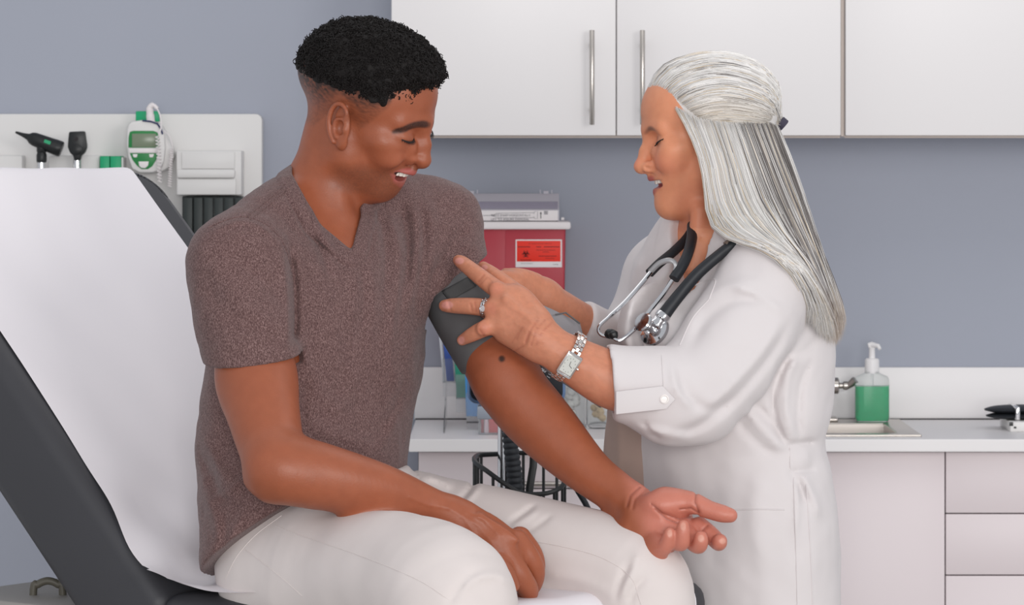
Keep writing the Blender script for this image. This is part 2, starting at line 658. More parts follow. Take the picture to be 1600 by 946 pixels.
# ---- wall cabinets
YD = 7.17
def zx(px, Y): return (px - 800) * Y / FPX
def zz(py, Y): return ZC - (py - HOR) * Y / FPX
zb = zz(213.0, YD)
def bar_handle(name, x, z0, z1, Yf, parent, horizontal=None):
    mb = MB()
    if horizontal is None:
        mb.lathe([(0.0044, z0), (0.0050, z0 + 0.001), (0.0050, z1 - 0.001), (0.0044, z1)], (x, Yf - 0.028, 0), n=16)
        for z in (z0 + 0.030, z1 - 0.030):
            mb.lathe([(0.0035, 0), (0.0035, 0.028)], (x, Yf, z), (0, -1, 0), 10)
    else:
        x0, x1 = horizontal
        mb.lathe([(0.0050, x0), (0.0050, x1)], (0, Yf - 0.028, z0), (1, 0, 0), 16)
        for xx in (x0 + 0.02, x1 - 0.02):
            mb.lathe([(0.0035, 0), (0.0035, 0.028)], (xx, Yf, z0), (0, -1, 0), 10)
    return mb.build(name, M_STEEL, parent)
def wall_cabinet(x0, x1, doors, label, tilt=0.0):
    t = thing('wall_cabinet', label, 'cabinet', ((x0 + x1) / 2, YD + 0.17, zb), 'white wall cabinets')
    MB().span((x0, YD + 0.0215, zb - 0.003), (x1, YW, 2.30), 0.001).build('carcass', M_WHITE, t)
    MB().span((x0 + 0.0005, YD + 0.0195, zb - 0.0035), (x1 - 0.0005, YD + 0.0225, zb + 0.012), 0.0005).build('edge_band', M_EDGE, t)
    for a, b, hx in doors:
        d = MB().span((a, YD, zb + 0.0015), (b, YD + 0.0195, 2.296), 0.0015).build('door', M_WHITE, t)
        if hx is not None:
            bar_handle('handle', hx, zz(195, YD - 0.03), zz(47, YD - 0.03), YD, d)
    return t
xa, xm, xb, xc = zx(611, YD), zx(963, YD), zx(1314.5, YD), zx(1320.5, YD)
wall_cabinet(xa, xb, [(xa + 0.001, xm - 0.0012, zx(924.5, YD)), (xm + 0.0012, xb - 0.001, zx(1003, YD))],
             'wide white wall cabinet with two doors and long steel bar handles')
MB().span((xb + 0.0005, YD + 0.012, zb), (xc - 0.0005, YW, 2.30)).build('filler', M_EDGE, wall_cabinet(xc, xc + 0.92, [(xc + 0.001, xc + 0.459, None), (xc + 0.461, xc + 0.918, None)],
             'white wall cabinet at the right end, its door without a visible handle'))

# ---- counter, base units
YF, YB = 6.98, 7.48
ZT = 0.904
xl = zx(638, YF); xr = 1.42
sk = dict(x0=0.40, x1=0.812, y0=7.04, y1=7.44)            # the sink's outer rim
ct = thing('countertop', 'long white countertop with a square edge and low backsplash', 'countertop', ((xl + xr) / 2, 7.2, ZT - 0.024))
def slab_with_hole(lo, hi, hlo, hhi):
    V, F = [], []
    for z in (lo[2], hi[2]):
        V += [(lo[0], lo[1], z), (hi[0], lo[1], z), (hi[0], hi[1], z), (lo[0], hi[1], z), (hlo[0], hlo[1], z), (hhi[0], hlo[1], z), (hhi[0], hhi[1], z), (hlo[0], hhi[1], z)]
    for k in range(4):
        j = (k + 1) % 4
        F += [(8 + k, 8 + j, 12 + j, 12 + k), (k, 4 + k, 4 + j, j), (k, j, 8 + j, 8 + k), (4 + k, 12 + k, 12 + j, 4 + j)]
    return V, F
V, F = slab_with_hole((xl, YF, ZT - 0.0245), (xr, YB, ZT), (sk['x0'] + 0.015, sk['y0'] + 0.012), (sk['x1'] - 0.015, sk['y1'] - 0.012))
sl_o = mesh_obj('slab', V, F, M_WHITE, ct, smooth=False)
bv = sl_o.modifiers.new('edge', 'BEVEL'); bv.width = 0.003; bv.segments = 2; bv.limit_method = 'ANGLE'
MB().span((zx(647.5, YB), YB, ZT), (xr, YW - 0.001, zz(574.5, YB)), 0.0015).build('backsplash', M_WHITE, ct)
MB().span((zx(649, YB), YB - 0.003, ZT), (xr, YB, ZT + 0.0026)).build('joint_shadow', M_DARK, ct)  # dark strip standing in for the shadow where backsplash meets slab

YU = 7.02
def base_unit(x0, x1, fronts, label, cat='cabinet', name='base_cabinet'):
    t = thing(name, label, cat, ((x0 + x1) / 2, 7.26, 0.0), 'base cabinets under the counter')
    MB().span((x0, YU + 0.0205, 0.09), (x1, YB, ZT - 0.025)).build('carcass', M_BASEW, t)
    MB().span((x0 + 0.0, YU + 0.0195, 0.10), (x1 - 0.0, YU + 0.0205, ZT - 0.0285)).build('shadow_gap', M_DARK, t)
    MB().span((x0, YU + 0.06, 0.0), (x1, YU + 0.08, 0.09)).build('plinth', M_DARK, t)
    for nm, a, b, z0, z1, hd in fronts:
        d = MB().span((a + 0.0012, YU, z0 + 0.0012), (b - 0.0012, YU + 0.0195, z1 - 0.0012), 0.0012).build(nm, M_BASEW, t)
        if hd:
            bar_handle('handle', 0, hd[2], None, YU, d, (hd[0], hd[1]))
    return t
z_top = ZT - 0.0275
xA, xB, xC, xD = zx(653, YU), zx(1078, YU), zx(1477, YU), 1.40
dz = [zz(764, YU), zz(900, YU)]
base_unit(xA, xB, [('drawer', xA, xB, dz[0], z_top, (zx(818, YU), zx(913, YU), zz(757, YU - .03))), ('drawer', xA, xB, dz[1], dz[0], None), ('drawer', xA, xB, 0.10, dz[1], None)],
          'white base unit at the left end of the counter with a bar-handled drawer')
xs_ = zx(1279, YU)
base_unit(xB, xC, [('door', xB, xs_, 0.10, z_top, None), ('door', xs_, xC, 0.10, z_top, None)], 'white two-door base unit below the sink', name='sink_cabinet')
d3 = [zz(803, YU), zz(899.5, YU)]
base_unit(xC, xD, [('drawer', xC, xD, d3[0], z_top, None), ('drawer', xC, xD, d3[1], d3[0], None), ('drawer', xC, xD, 0.10, d3[1], None)],
          'white base unit with three plain drawers at the right end', name='drawer_unit')

# ---- sink, tap, soap
t = thing('sink', 'stainless steel inset sink with a raised rim in the white counter', 'sink', ((sk['x0'] + sk['x1']) / 2, 7.24, ZT - 0.15))
bx0, bx1, by0, by1 = sk['x0'] + 0.045, sk['x1'] - 0.045, sk['y0'] + 0.035, sk['y1'] - 0.11
V, F = slab_with_hole((sk['x0'], sk['y0'], ZT - 0.0005), (sk['x1'], sk['y1'], ZT + 0.0045), (bx0, by0), (bx1, by1))
o = mesh_obj('rim', V, F, M_STEEL, t, smooth=False)
bv = o.modifiers.new('edge', 'BEVEL'); bv.width = 0.002; bv.segments = 2; bv.limit_method = 'ANGLE'
mb = MB()
w = 0.001
mb.span((bx0, by0, ZT - 0.15), (bx1, by1, ZT - 0.149))
mb.span((bx0 - w, by0 - w, ZT - 0.15), (bx0, by1 + w, ZT + 0.002)); mb.span((bx1, by0 - w, ZT - 0.15), (bx1 + w, by1 + w, ZT + 0.002))
mb.span((bx0, by0 - w, ZT - 0.15), (bx1, by0, ZT + 0.002)); mb.span((bx0, by1, ZT - 0.15), (bx1, by1 + w, ZT + 0.002))
mb.build('basin', M_STEEL, t)
MB().lathe([(0.022, 0), (0.022, 0.003), (0.012, 0.002)], ((bx0 + bx1) / 2, (by0 + by1) / 2, ZT - 0.149)).build('drain', M_CHROME, t)

zr = ZT + 0.0045
YT = 7.385
t = thing('tap', 'brushed nickel single-lever tap behind the woman', 'tap', (zx(1266, YT), YT, zr))
MB().lathe([(0.028, 0), (0.028, 0.006), (0.024, 0.010)], (zx(1266, YT), YT, zr)).span((zx(1205, YT), YT - 0.026, zr), (zx(1308, YT), YT + 0.026, zr + 0.008), 0.003).build('base_plate', M_STEEL, t)
MB().lathe([(0.019, 0.006), (0.0135, 0.03), (0.0135, 0.06), (0.017, 0.07), (0.017, 0.095), (0.0125, 0.105), (0.0115, 0.14)], (zx(1266, YT), YT, zr)).build('column', M_STEEL, t)
x0_ = zx(1266, YT)
path = [(x0_, YT, zr + 0.13), (x0_, YT, zr + 0.18), (x0_ + 0.004, YT - 0.03, zr + 0.215), (x0_ + 0.012, YT - 0.085, zr + 0.222), (x0_ + 0.020, YT - 0.13, zr + 0.20), (zx(1283.5, 7.24), YT - 0.145, zz(549, 7.24)), (zx(1283.5, 7.24), YT - 0.145, zz(562, 7.24))]
MB().tube(spline(path, 6), [0.0105] * 30 + [0.009] * 7, 14).build('spout', M_STEEL, t)
hz_ = zz(603, YT)
MB().lathe([(0.015, 0.0), (0.0165, 0.012), (0.0165, 0.030), (0.0155, 0.0315), (0.0155, 0.0335), (0.017, 0.035), (0.017, 0.048), (0.014, 0.050)], (zx(1273, YT), YT, hz_), (1, 0, 0.0), 24).build('valve_body', M_STEEL, t)
mb = MB().lathe([(0.006, 0.05), (0.006, 0.058), (0.009, 0.060), (0.009, 0.068)], (zx(1273, YT), YT, hz_), (1, 0, 0), 16)
mb.tube([W(1322, 605, YT), W(1330, 600, YT - .004), W(1337, 594, YT - .010)], [0.007, 0.0085, 0.0095], 10, flat=((0.0, 0.8, 0.6), 0.7))
mb.build('lever', M_STEEL, t)

YS = 7.372
M_CLEAR = mat('clear_plastic', (0.93, 0.95, 0.95), 0.12, trans=0.92, ior=1.12)
M_LIQ = mat('green_soap', srgb(14, 172, 112), 0.25, trans=0.0)
sx, sw, sd = zx(1362.5, YS), 0.0352, 0.020
t = thing('soap_dispenser', 'clear pump bottle half full of green liquid soap on the sink edge', 'bottle', (sx, YS, zr))
def rr_loft(levels, n=28, ex=4.0):
    V, F = [], []
    for z, a, b, y in levels:
        for k in range(n):
            th = 2 * math.pi * k / n
            c, s = math.cos(th), math.sin(th)
            V.append((sx + a * math.copysign(abs(c) ** (2 / ex), c), YS + y + b * math.copysign(abs(s) ** (2 / ex), s), z))
    m_ = len(levels)
    for i in range(m_ - 1):
        for k in range(n):
            F.append((i * n + k, i * n + (k + 1) % n, (i + 1) * n + (k + 1) % n, (i + 1) * n + k))
    F.append(tuple(range(n))[::-1]); F.append(tuple((m_ - 1) * n + k for k in range(n)))
    return V, F
zs1 = zz(590, YS); zl = zz(603.5, YS); zc = zz(583, YS)
V, F = rr_loft([(zr, sw * .90, sd * .85, 0), (zr + 0.004, sw * .97, sd, 0), (zr + 0.010, sw, sd, 0), (zs1 - 0.004, sw, sd, 0), (zs1 + 0.002, sw * .9, sd * .95, 0), (zs1 + 0.006, sw * .62, sd * .85, 0), (zc, sw * .42, sd * .72, 0), (zc + 0.003, sw * .4, sd * .7, 0)])
mesh_obj('bottle', V, F, M_CLEAR, t, sharp=50)
V, F = rr_loft([(zr + 0.002, sw * .88, sd * .82, 0), (zr + 0.010, sw * .975, sd * .96, 0), (zl, sw * .975, sd * .96, 0)])
mesh_obj('liquid', V, F, M_LIQ, t, sharp=50)
mb = MB().lathe([(0.0148, zc - 0.001), (0.0152, zc + 0.003), (0.0150, zc + 0.027), (0.0125, zc + 0.030), (0.0065, zc + 0.031), (0.0062, zc + 0.052), (0.0068, zc + 0.053)], (sx, YS, 0), n=28)
mb.tube([(sx - 0.008, YS, zc + 0.0565), (sx, YS, zc + 0.0585), (sx + 0.012, YS - 0.012, zc + 0.0565), (sx + 0.015, YS - 0.016, zc + 0.050)], [0.0055, 0.0065, 0.0045, 0.0035], 10)
mb.build('pump', mat('pump_white', srgb(236, 234, 234), 0.35), t)
MB().tube([(sx, YS, zc), (sx + 0.002, YS, zr + 0.012)], 0.0025, 8).build('dip_tube', M_CLEAR, t)

# ---- black cuff roll on its box at the right edge
YK = 7.22
t = thing('instrument_box', 'pale grey box with two black sockets lying on the right end of the counter', 'box', (zx(1625, YK), YK, ZT))
MB().span((zx(1572, YK), YK - 0.06, ZT), (zx(1660, YK), YK + 0.09, zz(656, YK)), 0.002).build('case', M_PLASTIC, t)
for a, b, c, d in ((1577, 1583, 660, 666), (1584, 1588, 667, 670)):
    MB().span((zx(a, YK - .06), YK - 0.0612, zz(d, YK - .06)), (zx(b, YK - .06), YK - 0.0595, zz(c, YK - .06)), 0.0005).build('socket', M_BLACK, t)
zk = zz(656, YK)
t = thing('rolled_cuff', 'black rolled pressure cuff with a silver band, resting on the pale box', 'pressure cuff', (zx(1600, YK), YK + .02, zk))
def squircle(px0, px1, z0, z1, y0, y1, dz0=0.0):
    mb = MB()
    pts = []; rr = []
    for q in np.linspace(-1, 1, 15):
        pts.append((zx((px0 + px1) / 2 + q * (px1 - px0) / 2, YK), (y0 + y1) / 2, (z0 + z1) / 2 + dz0 * (1 + q)))
        rr.append((z1 - z0) / 2 * (1 - abs(q) ** 5 * .75))
    mb.tube(pts, rr, 16, flat=None)
    for v in mb.bm.verts:
        v.co.y = (y0 + y1) / 2 + (v.co.y - (y0 + y1) / 2) * ((y1 - y0) / (z1 - z0))
    return mb
squircle(1541, 1690, zz(648, YK), zz(634.5, YK), YK - 0.03, YK + 0.07, 0.001).build('upper_roll', M_RUBBER, t)
squircle(1543, 1690, zk - 0.0005, zz(645, YK), YK - 0.035, YK + 0.065, 0.0005).build('lower_roll', M_RUBBER, t)
MB().span((zx(1582, YK), YK - 0.040, zk + 0.001), (zx(1590, YK), YK + 0.066, zz(633.5, YK)), 0.003).build('band', M_CHROME, t)

# ---- jars behind the arms
def jar(px, Y, r, h, m_fill, fill_h, label):
    x = zx(px, Y)
    t = thing('glass_jar', label, 'jar', (x, Y, ZT), 'glass jars on the counter')
    MB().lathe([(r * .95, ZT), (r, ZT + 0.004), (r, ZT + h), (r * .94, ZT + h), (r * .94, ZT + 0.006), (0.001, ZT + 0.005)], (x, Y, 0), n=32).build('glass', M_CLEAR, t)
    mb = MB()
    rg = random.Random(int(px))
    for i in range(14):
        a = rg.uniform(0, 6.28); q = r * .55 * math.sqrt(rg.random())
        mb.lathe([(0.002, -r * .28), (r * .24, -r * .18), (r * .30, 0), (r * .24, r * .18), (0.002, r * .28)], (x + q * math.cos(a), Y + q * math.sin(a), ZT + 0.02 + fill_h * i / 14), (rg.uniform(-1, 1), rg.uniform(-1, 1), 1), 10)
    f = mb.build('filling', m_fill, t); f['kind'] = 'stuff'
    lid = MB().lathe([(r * 1.03, ZT + h), (r * 1.03, ZT + h + 0.012), (r * .5, ZT + h + 0.018), (r * .2, ZT + h + 0.02), (r * .25, ZT + h + 0.03), (0.001, ZT + h + 0.032)], (x, Y, 0), n=32).build('lid', M_STEEL, t)
jar(893, 7.30, 0.030, 0.10, mat('cotton', srgb(236, 232, 228), 0.9), 0.06, 'glass jar of white cotton balls with a steel lid')
jar(936, 7.26, 0.026, 0.10, mat('wooden_swabs', srgb(214, 184, 140), 0.8), 0.06, 'glass jar of tan pads beside the cotton jar')

# ---- leaflet rack
M_ACR = mat('clear_acrylic', (0.95, 0.96, 0.97), 0.08, trans=0.9, ior=1.1)
papers = {c: mat('leaflet_' + c, srgb(*v), 0.45) for c, v in dict(blue=(52, 84, 160), white=(226, 228, 232), green=(34, 134, 110), sky=(62, 134, 196), red=(196, 62, 66), maroon=(140, 48, 62), pink=(222, 200, 208)).items()}
rack = thing('leaflet_rack', 'clear acrylic stepped leaflet rack on the counter behind the cuffed arm', 'rack', (zx(745, 7.2), 7.2, ZT))
tiers = [(690, 597, 524, 7.38, 0.20), (711, 622, 552, 7.31, 0.19), (727, 651, 590, 7.23, 0.18), (746, 677, 640, 7.12, 0.16)]
for px, yb, yt, Y, wd in tiers:
    z0 = zz(yb, Y); x0 = zx(px + 2, Y); z1 = zz(yt, Y)
    mb = MB()
    mb.span((x0, Y - 0.032, z0), (x0 + wd, Y, z0 + 0.0025), 0.0006)
    mb.span((x0, Y - 0.034, z0), (x0 + wd, Y - 0.0315, z0 + 0.05 if yb < 660 else z1), 0.0006)
    mb.span((x0, Y - 0.001, max(ZT, z0 - 0.03)), (x0 + wd, Y + 0.0015, z1), 0.0006)
    mb.span((x0, Y - 0.033, z0), (x0 + 0.0022, Y, z0 + 0.05), 0.0005)
    mb.build('tier', M_ACR, rack)
for sx_ in (zx(694, 7.2), zx(694, 7.2) + 0.19):
    MB().prism([(7.13, ZT), (7.40, ZT), (7.40, zz(590, 7.38)), (7.36, zz(600, 7.38)), (7.13, ZT + 0.012)], (sx_, 0, 0), (0, 1, 0), (0, 0, 1), (1, 0, 0), 0.0022).build('side_plate', M_ACR, rack)
def leaflet(colour, px0, px1, yb, yt, Y, lab, lean=0.0):
    z0, z1 = zz(yb, Y), zz(yt, Y)
    mb = MB().span((zx(px0, Y), Y - 0.008, z0), (zx(px1, Y), Y - 0.001, z1), 0.0008)
    for v in mb.bm.verts:
        v.co.x -= lean * (v.co.z - z0)
        v.co.y += 0.15 * (v.co.z - z0) * 0.2
    return tag(mb.build('leaflet', papers[colour]), lab, 'leaflet', 'leaflets in the acrylic rack')
leaflet('white', 692.5, 697, 596, 520, 7.37, 'white-edged leaflet at the left end of the top rack tier', .09)
leaflet('blue', 698, 710, 595.5, 522, 7.355, 'dark blue leaflet in the top tier of the rack', .09)
leaflet('white', 710.6, 713, 595.5, 524, 7.362, 'thin white leaflet between the dark blue and the green ones', .09)
leaflet('green', 713.5, 760, 621, 545, 7.295, 'green leaflet in the second rack tier', .06)
leaflet('sky', 728.5, 775, 650, 585, 7.215, 'light blue leaflet in the third rack tier', .03)
leaflet('maroon', 752, 756.5, 676, 640, 7.105, 'narrow maroon leaflet in the lowest rack tier', .01)
leaflet('pink', 757.5, 763, 676, 640, 7.105, 'pale pink leaflet beside the maroon one in the lowest tier', .01)
leaflet('red', 764, 800, 676, 640, 7.105, 'red leaflet in the lowest rack tier', .01)

# ---- lettering
def text(body, size, loc, parent, m, name='lettering', align='CENTER', rot=(math.pi / 2, 0, 0), squash=1.0):
    cu = bpy.data.curves.new(name, 'FONT')
    cu.body = body; cu.size = size; cu.align_x = align; cu.align_y = 'CENTER'; cu.extrude = 0.0001
    tmp = bpy.data.objects.new('tmp', cu)
    COL.objects.link(tmp)
    me = bpy.data.meshes.new_from_object(tmp)
    bpy.data.objects.remove(tmp)
    me.name = name
    me.materials.clear(); me.materials.append(m)
    o = link(name, me, None)
    o.parent = parent
    root = parent
    while root.parent is not None:
        root = root.parent
    o.location = Vector([float(c) for c in loc]) - (root.location if parent is root else Vector((0, 0, 0)))
    o.rotation_euler = rot
    o.scale = (squash, 1, 1)
    return o

# ---- sharps container
M_RED = mat('red_plastic', srgb(168, 22, 46), 0.36, bump=(200, 0.03, 0.001, 2))
M_LABEL = mat('label_white', srgb(232, 226, 226), 0.5)
M_ORANGE = mat('label_orange', srgb(232, 46, 26), 0.5)
M_INK = mat('black_ink', srgb(28, 20, 22), 0.6)
M_INK2 = mat('grey_ink', srgb(96, 94, 102), 0.6)
M_FLAP = mat('frosted_flap', srgb(206, 202, 210), 0.3, trans=0.15, ior=1.1)
YC = 7.355
t = thing('sharps_container', 'red wall-mounted sharps bin with a white lid and tilting clear flap', 'sharps bin', (zx(800, YC), 7.42, zz(560, YC)))
xL, xR = zx(702, YC), zx(884, YC)
mb = MB()
pz = [zz(355, YC), zz(560, YC)]
mb.prism([(xL, pz[0]), (xR, pz[0]), (xR - 0.004, pz[1]), (xL + 0.004, pz[1])], (0, YC, 0), (1, 0, 0), (0, 0, 1), (0, 1, 0), 0.125, 0.006)
body_s = mb.build('tub', M_RED, t)
mb = MB()
mb.prism([(zx(724, YC), pz[0]), (zx(790, YC), pz[0]), (zx(788, YC), pz[1]), (zx(726, YC), pz[1])], (0, YC - 0.0012, 0), (1, 0, 0), (0, 0, 1), (0, 1, 0), 0.004, 0.001)
mb.build('raised_panel', M_RED, t)
MB().span((zx(694, YC - .01), YC - 0.012, zz(359, YC - .01)), (zx(892, YC - .01), YC + 0.135, zz(346.5, YC - .01)), 0.005).build('lid', M_LABEL, t)
MB().span((zx(716, YC), YC + 0.005, zz(347, YC)), (zx(872, YC), YC + 0.12, zz(343, YC)), 0.001).build('opening', M_DARK, t)
# the flap: lower printed strip upright, upper part sloping back
Yf = YC - 0.002
fx0, fx1 = zx(713.5, Yf), zx(874, Yf)
fl = MB()
prof = [(0.0, zz(345.5, Yf)), (0.002, zz(328, Yf)), (0.030, zz(316, Yf)), (0.050, zz(303, Yf)), (0.056, zz(303, Yf)), (0.056, zz(345.5, Yf))]
fl.prism(prof, (fx0, Yf, 0), (0, 1, 0), (0, 0, 1), (1, 0, 0), fx1 - fx0, 0.0012)
flap = fl.build('flap', M_FLAP, t)
MB().span((fx0 + 0.003, Yf - 0.0012, zz(345, Yf)), (fx1 - 0.003, Yf + 0.001, zz(329, Yf)), 0.0005).build('printed_strip', M_LABEL, flap)
MB().prism([(0.0045, zz(327, Yf)), (0.0290, zz(316.5, Yf)), (0.030, zz(315.9, Yf)), (0.0055, zz(326.4, Yf))], (fx0 + 0.003, Yf - 0.001, 0.0006), (0, 1, 0), (0, 0, 1), (1, 0, 0), fx1 - fx0 - 0.006).build('window', mat('smoked_window', srgb(166, 160, 176), 0.25), flap)
for px in (736.5, 853.5):
    mb = MB()
    mb.span((zx(px - 4, Yf), Yf + 0.046, zz(304, Yf)), (zx(px + 4, Yf), Yf + 0.056, zz(299, Yf)), 0.001)
    for d in (-9, 9):
        mb.span((zx(px + d - 0.7, Yf), Yf + 0.046, zz(304, Yf)), (zx(px + d + 0.7, Yf), Yf + 0.056, zz(297.5, Yf)), 0.0002)
    mb.build('hinge', M_FLAP, flap)
mb = MB().lathe([(0.003, 0), (0.003, 0.006)], W(877, 342, Yf), (1, 0, 0), 10)
mb.build('pivot', M_LABEL, flap)
yi = Yf - 0.0016
text('PLACE SHARP HORIZONTALLY', 0.0062, W(798, 336.8, yi), flap, M_INK2, squash=0.95)
text('LIFT TO ASSURE DISPOSAL', 0.0066, W(797, 343.2, yi), flap, M_INK2, squash=1.02)
for px in (745.5, 845):
    mb = MB()
    mb.prism([(-0.0007, -0.007), (0.0007, -0.007), (0.0007, 0.003), (0.0022, 0.003), (0, 0.0075), (-0.0022, 0.003), (-0.0007, 0.003)], W(px, 339 if px < 800 else 336.5, yi), (1, 0, 0), (0, 0, 1), (0, 1, 0), 0.0004)
    mb.build('arrow', M_INK, flap)
for px, py in ((737.5, 336), (853, 333)):
    mb = MB()
    for k in range(3):
        mb.span(W(px - 3, py + 2.2 - 2 * k, yi) , W(px + 3, py + 1.0 - 2 * k, yi) + np.array([0, 0.0004, 0]))
    mb.build('mark', M_INK2, flap)
mb = MB()              # syringe outline
def line(mb, pts, r=0.00035, closed=False):
    mb.tube([W(a, b, yi) for a, b in pts], r, 5, closed=closed)
line(mb, [(754, 337), (772, 337)]); line(mb, [(770, 337), (776, 333.5), (834, 332.5), (834, 340.5), (776, 340.5), (770, 337)])
line(mb, [(834, 334), (836, 330.5), (840, 330.5), (840, 342), (836, 342), (834, 339)])
mb.build('syringe_drawing', M_INK2, flap)
# biohazard label
Yl = YC - 0.0008
lab = MB().span((zx(805.5, Yl), Yl - 0.0004, zz(418, Yl)), (zx(878, Yl), Yl + 0.001, zz(374.5, Yl)), 0.0006).build('warning_label', M_LABEL, t)
MB().span((zx(807.5, Yl), Yl - 0.0008, zz(409, Yl)), (zx(876, Yl), Yl, zz(376.5, Yl)), 0.0002).build('orange_field', M_ORANGE, lab)
yl = Yl - 0.0012
c0 = W(821.5, 397.2, yl); s0 = 0.0098
mb = MB()
for k in range(3):
    a0 = math.pi / 2 + k * 2 * math.pi / 3
    cx, cz = 0.42 * math.cos(a0), 0.42 * math.sin(a0)
    n = 18
    op = 0.55
    outer = [(cx + 0.46 * math.cos(a0 + op + (2 * math.pi - 2 * op) * i / n), cz + 0.46 * math.sin(a0 + op + (2 * math.pi - 2 * op) * i / n)) for i in range(n + 1)]
    ic = (0.50 * math.cos(a0), 0.50 * math.sin(a0))
    inner = [(ic[0] + 0.335 * math.cos(a0 + op * .8 + (2 * math.pi - 1.6 * op) * i / n), ic[1] + 0.335 * math.sin(a0 + op * .8 + (2 * math.pi - 1.6 * op) * i / n)) for i in range(n + 1)]
    vs_o = [mb.bm.verts.new(Vector(c0) + Vector((x * s0, 0, z * s0))) for x, z in outer]
    vs_i = [mb.bm.verts.new(Vector(c0) + Vector((x * s0, 0, z * s0))) for x, z in inner]
    for i in range(n):
        mb.bm.faces.new((vs_o[i], vs_o[i + 1], vs_i[i + 1], vs_i[i]))
ringp = [np.array(c0) + np.array([0.44 * s0 * math.cos(a), 0, 0.44 * s0 * math.sin(a)]) for a in np.linspace(0, 2 * math.pi, 28, endpoint=False)]
mb.tube(ringp, 0.0006, 5, closed=True)
mb.build('biohazard_symbol', M_INK, lab)
text('BIOHAZARD', 0.0038, W(822, 407, yl), lab, M_INK, squash=1.05)
mb = MB()
for x0, x1, y, g in ((809, 829, 386, 1), (838, 846, 386, 1), (850, 874, 386, 1), (838, 868, 391, .6), (848, 858, 394, .6), (842, 870, 400.5, .8), (852, 866, 404, .5), (826, 862, 381, .4), (814, 832, 412, .4), (864, 872, 413.5, .5)):
    x = x0
    rg = random.Random(int(x0 + y))
    while x < x1:
        w_ = rg.uniform(1.2, 3.2)
        mb.span(W(x, y + .55 * g, yl), W(min(x + w_, x1), y - .55 * g, yl) + np.array([0, 0.0003, 0]))
        x += w_ + 0.7
mb.build('small_print', M_INK, lab)['kind'] = 'stuff'

# ---- instrument board on the wall, left
YP = 7.455
zbT = zz(178, YP)
t = thing('instrument_board', 'white rounded wall board that carries the diagnostic instruments', 'wall board', (zx(190, YP), YW - 0.02, zz(430, YP)))
def rounded_rect(x0, x1, z0, z1, r, n=6):
    P_ = []
    for cx, cz, a in ((x1 - r, z1 - r, 0), (x0 + r, z1 - r, 90), (x0 + r, z0 + r, 180), (x1 - r, z0 + r, 270)):
        for k in range(n + 1):
            th = math.radians(a + 90 * k / n)
            P_.append((cx + r * math.cos(th), cz + r * math.sin(th)))
    return P_
MB().prism(rounded_rect(zx(-120, YP), zx(409.5, YP), zz(430, YP), zbT, 0.014), (0, YP, 0), (1, 0, 0), (0, 0, 1), (0, 1, 0), YW - YP - 0.001, 0.003).build('panel', M_PLASTIC, t)
Yc = 7.40
MB().span((zx(-60, Yc), Yc, zz(340, Yc)), (zx(35, Yc), YP, zz(243, Yc)), 0.004).build('power_housing', M_PLASTIC, t)
MB().span((zx(76, Yc), Yc, zz(340, Yc)), (zx(156, Yc), YP, zz(243, Yc)), 0.004).build('cradle_housing', M_PLASTIC, t)

YO = 7.375
def handle_tube(px, ptop):
    return MB().lathe([(0.0072, zz(345, YO)), (0.0085, zz(330, YO)), (0.0085, zz(ptop + 6, YO)), (0.0080, zz(ptop, YO))], (zx(px, YO), YO, 0), n=20)
t = thing('otoscope', 'black otoscope with a pointed ear tip on a chrome handle', 'otoscope', (zx(65, YO), YO, zz(345, YO)))
handle_tube(64.5, 251).build('handle', M_CHROME, t)
MB().lathe([(0.0098, zz(254, YO)), (0.0108, zz(251, YO)), (0.0108, zz(242, YO)), (0.0090, zz(238.5, YO)), (0.0104, zz(237, YO)), (0.0104, zz(230, YO))], (zx(65, YO), YO, 0), n=20).build('collar', M_BLACK, t)
ax = _unit(W(97, 234, YO) - W(44, 214, YO)); O_ = W(44, 214, YO)
MB().lathe([(0.0072, 0.0), (0.0120, 0.006), (0.0142, 0.014), (0.0150, 0.030), (0.0158, 0.050), (0.0166, 0.062), (0.0166, 0.072), (0.0150, 0.0745)], O_, ax, n=28).build('head', M_BLACK, t)
MB().lathe([(0.0018, -0.028), (0.0026, -0.026), (0.0042, -0.012), (0.0062, -0.003), (0.0075, 0.001)], O_, ax, n=20).build('ear_tip', M_BLACK, t)
MB().prism(rounded_rect(-0.007, 0.007, -0.0035, 0.0035, 0.001, 2), W(74, 222, YO - 0.0165), ax, np.cross(np.array([0, 1, 0]), ax) * -1.0, (0, 1, 0), 0.002).build('side_label', M_GREEN, t)

t = thing('ophthalmoscope', 'black ophthalmoscope with a shield-shaped head on a chrome handle', 'ophthalmoscope', (zx(120, YO), YO, zz(345, YO)))
handle_tube(120.5, 248).build('handle', M_CHROME, t)
hp = [(107.5, 206), (132, 205), (133.5, 216), (135.5, 230), (132, 239), (126, 244), (125.5, 251), (115.5, 251), (114.5, 244), (109, 239), (105.5, 230), (106.5, 216)]
sc_ = YO / FPX
MB().prism([((a - 120) * sc_, -(b - 230) * sc_) for a, b in hp], W(120, 230, YO - 0.011), (1, 0, 0), (0, 0, 1), (0, 1, 0), 0.022, 0.003).build('head', M_BLACK, t)
MB().lathe([(0.0045, 0), (0.0045, 0.0015), (0.002, 0.0018)], W(119, 217, YO - 0.0108), (0, -1, 0), 16).build('sight_hole', M_DARK, t)
MB().lathe([(0.0115, 0), (0.0115, 0.003), (0.009, 0.0045)], W(120.5, 234, YO - 0.0105), (0, -1, 0), 24).build('lens_dial', M_BLACK, t)

